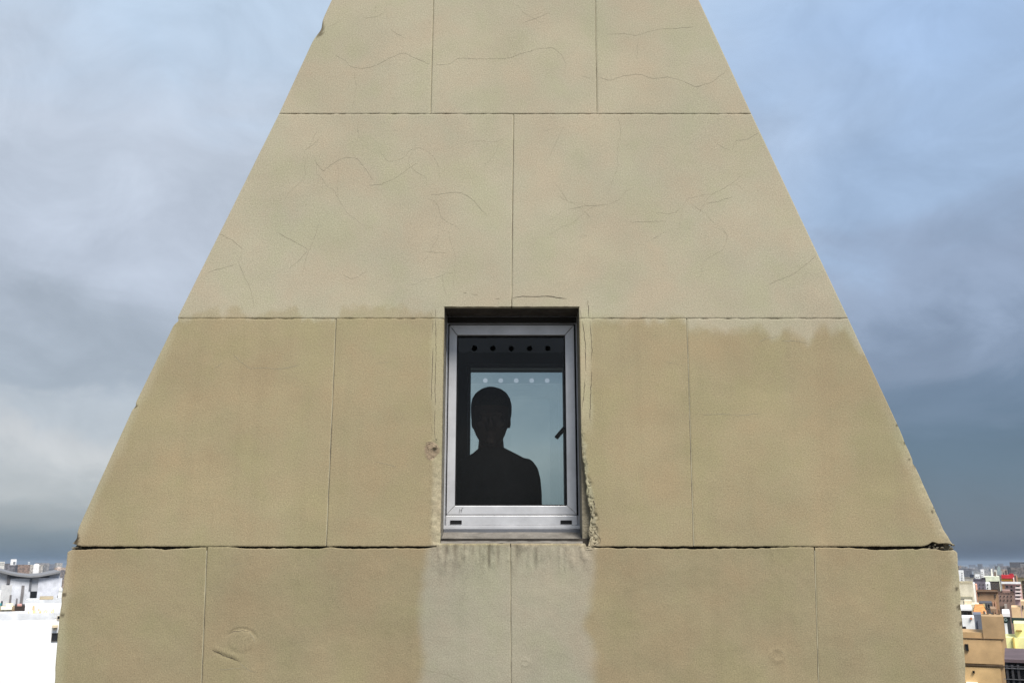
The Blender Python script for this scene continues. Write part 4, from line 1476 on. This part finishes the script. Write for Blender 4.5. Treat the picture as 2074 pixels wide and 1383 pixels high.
b = Building('white_slab', 'narrow bright white slab block beside the beige tower edge', 'building', 1936, 1952, 1154, 240)
b.wall(1936, 1951.5, 1155, (248, 246, 240), 10, parapet=0)
b.wins(1946, 1951, 1158, 1176, 1, 4, .4, fr=(200, 196, 190))
b = Building('grey_roof_hall', 'low grey roofed hall with dark roof machinery', 'hall', 1950, 1972, 1163, 270)
b.wall(1952, 1972, 1169, (172, 166, 158), 14)
b.slab('roof_unit', 1964, 1973, 1163, 1169.5, (62, 66, 80), 1, 5)
b.slab('roof_unit', 1969, 1972, 1157, 1163, (150, 160, 172), 2, 4)
b = Building('slate_block', 'slate blue roofed block behind the brown block', 'building', 1970, 1997, 1171, 210)
b.wall(1971, 1996, 1173, (116, 108, 118), 14)
b.wall(1988, 1996, 1170, (66, 60, 62), 8, y=1, name='stair_head')
b.wins(1974, 1995, 1180, 1193, 3, 2, .4, fr=(150, 140, 140))
b = Building('hazy_tower', 'hazy grey green tower far off with a stepped pointed top', 'tower', 2017, 2029, 1146, 900)
b.wall(2018.5, 2028.5, 1156, (150, 162, 160), 20, parapet=0)
b.wall(2019.5, 2026, 1149, (152, 164, 162), 14, y=2, name='upper_wall', parapet=0)
b.wall(2021.5, 2024.5, 1145.5, (156, 168, 166), 8, y=4, name='spire', parapet=0)
b = Building('sign_tower', 'narrow block with a dark green sign showing a white ring', 'building', 2032, 2046, 1240, 74)
b.wall(2032, 2046, 1248, (56, 60, 62), 6)
b.slab('roof', 2029.5, 2046, 1240.5, 1248, (238, 232, 232), -.5, 6)
sx0, sz1 = b.u(2032.5, 1248.5)
sx1, sz0 = b.u(2041, 1259)
box_obj('sign', (sx0, sx1, -.16, -.02, sz0, sz1), mat('sign_green', (0.02, 0.085, 0.065), 0.5), b.root)
bm = bmesh.new()
cx, cz, R0 = (sx0 + sx1) / 2, (sz0 + sz1) / 2, (sz1 - sz0) * .32
for k in range(16):
    a0, a1 = k * math.tau / 16, (k + 1) * math.tau / 16
    bm.faces.new([bm.verts.new((cx + r_ * math.cos(a), -.17, cz + r_ * math.sin(a))) for r_, a in ((R0, a0), (R0, a1), (R0 * .45, a1), (R0 * .45, a0))])
bm_obj('sign_ring', bm, mat('sign_white', (0.7, 0.8, 0.76), 0.6), b.root)
b.slab('white_panel', 2034, 2043, 1261, 1290, (250, 246, 240), -.25, -.01)
b = Building('beige_block', 'sunlit beige stepped block above a dark green band', 'building', 2047, 2090, 1217, 96)
b.wall(2048, 2066.8, 1229, (222, 188, 146), 10)
b.wall(2067, 2095, 1217, (224, 192, 152), 12, name='wall')
b.slab('green_band', 2048, 2095, 1250, 1262, (44, 62, 56), -.5, -.01)
b.win(2070, 2073.5, 1225, 1233)
b = Building('yellow_block', 'pale yellow block with thin ledges above a black roof', 'building', 2034, 2095, 1263, 68)
b.wall(2035, 2095, 1290, (248, 234, 168), 10)
b.wall(2053, 2095, 1263, (248, 232, 172), 8, y=.6, name='upper_wall')
b.slab('ledge', 2058, 2070, 1276, 1278.5, (150, 122, 60), -.1, .58)
b.slab('ledge', 2056, 2067, 1312.5, 1315, (140, 112, 56), -.3, -.01)
b.slab('downpipe', 2054, 2055.5, 1290, 1332, (206, 180, 100), -.15, -.02)
b.slab('dark_gap', 2036, 2049, 1329, 1334, (60, 52, 34), -.1, -.002)
b.slab('dark_gap', 2056, 2095, 1326, 1334, (40, 36, 28), -.1, -.002)
b = Building('black_roofed_shed', 'black roofed shed with pale grey roof seams', 'building', 2034, 2100, 1337, 52)
b.wall(2034.5, 2100, 1349, (26, 25, 27), 7, parapet=0)
b.slab('roof_edge', 2034, 2100, 1336, 1345, (96, 82, 84), .5, 7.3)
for yy in (1352, 1374):
    b.slab('roof_seam', 2034, 2100, yy, yy + 2.4, (92, 92, 94), -.2, -.01)
for px in (2041, 2052, 2064):
    b.slab('post', px, px + 1.5, 1346, 1400, (58, 56, 58), -.15, -.012)
b = Building('dark_block', 'dark block at the edge of the pink balconies', 'building', 2068, 2100, 1176, 190)
b.wall(2069, 2100, 1177, (92, 82, 70), 14)  # even dark brown wall colour
b.wins(2070, 2090, 1182, 1212, 3, 4, .5, fr=(130, 118, 104))
b = Building('olive_block', 'low olive grey block right of the red roofed hall', 'building', 2054, 2100, 1169, 320)
b.wall(2056, 2100, 1170, (132, 124, 96), 14)
b.wall(2055, 2058, 1163, (176, 160, 130), 5, y=2, name='chimney', parapet=0)

# --- left of the tower
b = Building('sports_hall', 'grey white hall with a sagging curved roof and a black doorway', 'hall', -40, 123, 1166, 210)
x0, _ = b.u(-40, 1190)
x1, _ = b.u(122, 1190)
CURVE = [(-60, 1138), (-30, 1147), (0, 1154.5), (20, 1160), (40, 1163.5), (60, 1165.2), (80, 1164.2), (100, 1160.5), (122.5, 1156)]
hm = mat('hall_panels', (0.50, 0.51, 0.54), 0.7, var=0.10, vscale=0.25)
bm = bmesh.new()
fr_, bk_ = [], []
for px, py in CURVE:
    xx, zz = b.u(px, py + 3.5)
    fr_.append((bm.verts.new((xx, 0, zz)), bm.verts.new((xx, 0, 0))))
    bk_.append((bm.verts.new((xx, 40, zz)), bm.verts.new((xx, 40, 0))))
for i in range(len(CURVE) - 1):
    bm.faces.new((fr_[i][1], fr_[i + 1][1], fr_[i + 1][0], fr_[i][0]))
    bm.faces.new((bk_[i + 1][1], bk_[i][1], bk_[i][0], bk_[i + 1][0]))
for i in (0, -1):
    bm.faces.new((fr_[i][0], bk_[i][0], bk_[i][1], fr_[i][1]))
bm_obj('wall', bm, hm, b.root)
bm = bmesh.new()
top, bot = [], []
for px, py in CURVE:
    xx, z1 = b.u(px, py)
    _, z0 = b.u(px, py + 3.6)
    top.append([bm.verts.new((xx, y, z1)) for y in (-1.2, 41)])
    bot.append([bm.verts.new((xx, y, z0)) for y in (-1.2, 41)])
for i in range(len(CURVE) - 1):
    bm.faces.new((top[i][0], top[i + 1][0], top[i + 1][1], top[i][1]))
    bm.faces.new((bot[i + 1][0], bot[i][0], bot[i][1], bot[i + 1][1]))
    bm.faces.new((bot[i][0], bot[i + 1][0], top[i + 1][0], top[i][0]))
bm_obj('roof', bm, mat('hall_roof', (0.20, 0.20, 0.205), 0.7, var=0.2, vscale=0.2), b.root)
b.slab('fascia', 20, 62, 1167.3, 1169.6, (70, 70, 76), -.6, -.02)
b.slab('fascia', 62, 100, 1166.5, 1168.6, (70, 70, 76), -.6, -.02)
b.slab('door', 62, 77, 1197, 1215, (18, 20, 24), -.25, -.01)
b.win(108.5, 116, 1199.5, 1208)
b.slab('buttress', 15.5, 20, 1163, 1182, (96, 94, 96), -.5, -.01)
b.slab('buttress', 60.5, 62.5, 1171, 1196, (104, 106, 112), -.4, -.01)
b.slab('wall_panel', 78.5, 121.5, 1170, 1214, (206, 208, 216), -.3, -.012)
b.slab('wall_panel', 21, 58, 1171, 1226, (204, 206, 212), -.3, -.012)
b.slab('wall_panel', 3, 19.6, 1184, 1230, (196, 196, 196), -.35, -.014)
for px, p0, p1 in ((44, 1185, 1225), (33, 1211, 1225), (20, 1204, 1226)):
    b.slab('downpipe', px, px + 1.4, p0, p1, (120, 116, 116), -.6, -.32)
b.slab('satellite_bowl', 116, 120.5, 1205, 1211, (150, 150, 150), -1.2, -.4)
b = Building('water_tank', 'rounded pale tank at the hall corner by the beige tower', 'tank', 118, 126, 1193, 150)
b.wall(119, 127, 1199, (230, 230, 226), 3, parapet=0)
bm = bmesh.new()
tx0, tz = b.u(118.6, 1199)
tx1, _ = b.u(126.6, 1199)
R0 = (tx1 - tx0) / 2
loft(bm, [(Vector(((tx0 + tx1) / 2, R0, tz + k * .18)), R0 * s_, R0 * s_) for k, s_ in ((0.02, .92), (1, 1), (2, .98), (3, .8), (3.6, .35))], 16)
bm_obj('tank', bm, cmat((238, 238, 232)), b.root, smooth=True)
b = Building('white_factory', 'bright white flat factory wall with a parapet below the grey hall', 'factory', 50, 130, 1214, 120)
b.wall(51.5, 132, 1214.5, (255, 254, 250), 16, clutter=False)
b.slab('pipe', 66.5, 69, 1226, 1238, (216, 190, 150), -.4, -.02)
b.slab('roof_ridge', 80, 108, 1211, 1215, (166, 152, 126), 3, 8)
b = Building('white_warehouse', 'huge blank white warehouse wall with one small black window', 'warehouse', -60, 132, 1243, 84)
b.wall(-60, 135, 1244, (255, 255, 252), 20, parapet=.5, clutter=False)
b.win(105, 117, 1281.5, 1297.5, fr=(60, 56, 50))
b.slab('vent_hood', 106, 117, 1265, 1269.5, (214, 196, 166), -.5, -.02)
b.slab('vent_hood', 108, 116, 1271.5, 1273.5, (206, 196, 176), -.3, -.02)
b.win(116, 121, 1246.5, 1254, fr=(210, 196, 170))
random.seed(5)
for i in range(15):
    px = random.uniform(56, 112)
    hh = random.uniform(1.5, 6)
    b.slab('roof_vent', px, px + random.uniform(1.2, 3.2), 1243.5 - hh, 1245, random.choice([(226, 196, 140), (214, 188, 150), (232, 220, 196)]), 1 + i * .3, 1.8 + i * .3)
b = Building('cluttered_shack', 'dark cluttered shack with cream roof boards beside the white factory', 'shack', 0, 52, 1225, 100)
b.wall(30, 51, 1227, (58, 50, 46), 6, parapet=0)
b.wall(-30, 29.5, 1231, (150, 132, 106), 6, name='low_wall', parapet=0)
b.slab('roof_board', 2, 24, 1230, 1233.5, (252, 244, 216), -.8, 3)
b.slab('roof_board', 12, 26, 1224, 1229, (238, 224, 190), 1, 3.5)
b.slab('roof_board', 35, 44, 1224.5, 1227, (196, 146, 136), 0, 3)
b.slab('roof_board', 30, 40, 1237, 1243, (240, 230, 206), -.7, -.1)
for px in (4, 9, 14, 20, 27):
    b.slab('crate_stack', px, px + random.uniform(2, 4), 1234 + random.uniform(0, 3), 1244, random.choice([(120, 92, 70), (206, 186, 150), (90, 78, 64)]), -.6, -.02)
b = Building('blue_shed', 'thin teal and black shed at the end of the shack', 'shed', -14, 6, 1218, 110)
b.wall(-30, 2.2, 1197, (250, 248, 240), 5, parapet=0)
b.wall(2.4, 5.6, 1219, (40, 46, 50), 4, name='door_wall', parapet=0)
b.slab('teal_board', 0, 2.2, 1221, 1231, (60, 150, 160), -.3, -.01)
# small far buildings that stand out of the mass
for px0, px1, pt, r, c, lab in ((22, 34, 1132, 900, (236, 236, 236), 'small white block with an arched gap on the far skyline'),
                                (68, 80, 1144, 700, (230, 228, 226), 'white domed roof low on the far skyline'),
                                (-20, 10, 1137, 800, (206, 204, 198), 'pale flat block on the skyline at the end of the curved roof'),
                                (57, 61, 1137, 1200, (190, 198, 204), 'tiny pale tower on the skyline between the white blocks'),
                                (117, 123, 1148, 500, (214, 196, 186), 'pinkish tower block on the skyline against the beige tower edge')):
    b = Building('skyline_block', lab, 'building', px0, px1, pt, r)
    b.wall(px0, px1, pt, c, 14, parapet=0)
    if 'arched' in lab:
        b.slab('dark_opening', 27, 31, 1137, 1141, (120, 124, 130), -.6, -.02)
    elif 'domed' in lab:
        bm = bmesh.new()
        xa, zt = b.u(px0, pt)
        xb, _ = b.u(px1, pt)
        R0 = (xb - xa) / 2
        loft(bm, [(Vector(((xa + xb) / 2, R0, zt + R0 * .5 * math.sin(q_))), R0 * math.cos(q_), R0 * math.cos(q_)) for q_ in (0.02, .3, .7, 1.1, 1.4)], 16)
        bm_obj('dome', bm, cmat((232, 230, 228)), b.root)
    else:
        b.wins(px0 + 1, px1 - 1, pt + 2, pt + 8, max(2, int((px1 - px0) / 3)), 2, .5)

# --- the mass of the city, too far off to count
rng = np.random.default_rng(4)
V, F, C = [], [], []
pal = np.array([lin(c) for c in ((186, 180, 176), (150, 138, 130), (204, 198, 190), (126, 116, 112), (168, 140, 122), (214, 206, 196), (140, 136, 140), (104, 98, 96), (196, 172, 150))]) * 0.75
nb = 9000
for i in range(nb):
    r = 650 * (6500 / 650) ** rng.random()
    az = rng.uniform(-0.72, 0.72)
    w, dp = rng.uniform(6, 17) * (1 + r / 4000), rng.uniform(6, 14)
    h = 9 + 24 * rng.random() ** 1.5
    if r > 700 and rng.random() < .06:
        h = rng.uniform(32, 47)
    cx, cy = r * math.sin(az), r * math.cos(az) - DCAM
    a = -az + rng.normal(0, .25)
    ca, sa = math.cos(a), math.sin(a)
    k = len(V)
    for z in (0, h):
        for sx, sy in ((-1, -1), (1, -1), (1, 1), (-1, 1)):
            x, y = sx * w / 2, sy * dp / 2
            V.append((cx + x * ca - y * sa, cy + x * sa + y * ca, z))
    F += [(k, k + 1, k + 5, k + 4), (k + 1, k + 2, k + 6, k + 5), (k + 2, k + 3, k + 7, k + 6), (k + 3, k, k + 4, k + 7), (k + 4, k + 5, k + 6, k + 7)]
    c = pal[rng.integers(len(pal))] * rng.uniform(.7, 1.15)
    C += [(*np.clip(c, 0, .85), 1)] * 8
me = bpy.data.meshes.new('distant_city')
me.from_pydata(V, [], F)
me.update()
at_ = me.color_attributes.new('paint', 'FLOAT_COLOR', 'POINT')
at_.data.foreach_set('color', np.array(C, np.float32).ravel())
m = bpy.data.materials.new('distant_facades')
m.use_nodes = True
t = m.node_tree
p = t.nodes['Principled BSDF']
p.inputs['Roughness'].default_value = 0.9
aa = N(t, 'ShaderNodeAttribute', attribute_name='paint')
# rows of windows too small to pick out
tcn = N(t, 'ShaderNodeTexCoord')
br = N(t, 'ShaderNodeTexNoise', inp={'Scale': 0.6, 'Detail': 1.0})
t.links.new(tcn.outputs['Object'], br.inputs['Vector'])
mr = N(t, 'ShaderNodeMapRange', inp={'From Min': .42, 'From Max': .58, 'To Min': .55, 'To Max': 1.1})
t.links.new(br.outputs[0], mr.inputs[0])
mm = N(t, 'ShaderNodeMix', data_type='RGBA', blend_type='MULTIPLY')
mm.inputs[0].default_value = 1
t.links.new(aa.outputs['Color'], mm.inputs[6])
t.links.new(mr.outputs[0], mm.inputs[7])
t.links.new(mm.outputs[2], p.inputs['Base Color'])
me.materials.append(m)
dc = link(bpy.data.objects.new('distant_city', me))
dc['kind'] = 'stuff'
dc['label'] = 'far mass of small grey and tan city blocks along the horizon'
dc['category'] = 'city'

# --- the air between: thin haze round everything
hz = box_obj('haze', (-9000, 9000, -400, 9000, -1.0, 62.0), None)
hz['kind'] = 'stuff'
hm_ = bpy.data.materials.new('haze_air')
hm_.use_nodes = True
hm_.node_tree.nodes.clear()
ho = N(hm_.node_tree, 'ShaderNodeOutputMaterial')
hv = N(hm_.node_tree, 'ShaderNodeVolumePrincipled', inp={'Density': 0.00016, 'Anisotropy': 0.2})
hv.inputs['Color'].default_value = (0.55, 0.65, 0.78, 1)
hm_.node_tree.links.new(hv.outputs[0], ho.inputs['Volume'])
hz.data.materials.append(hm_)

SC.cycles.max_bounces = 8
SC.cycles.transparent_max_bounces = 16
SC.cycles.use_denoising = True
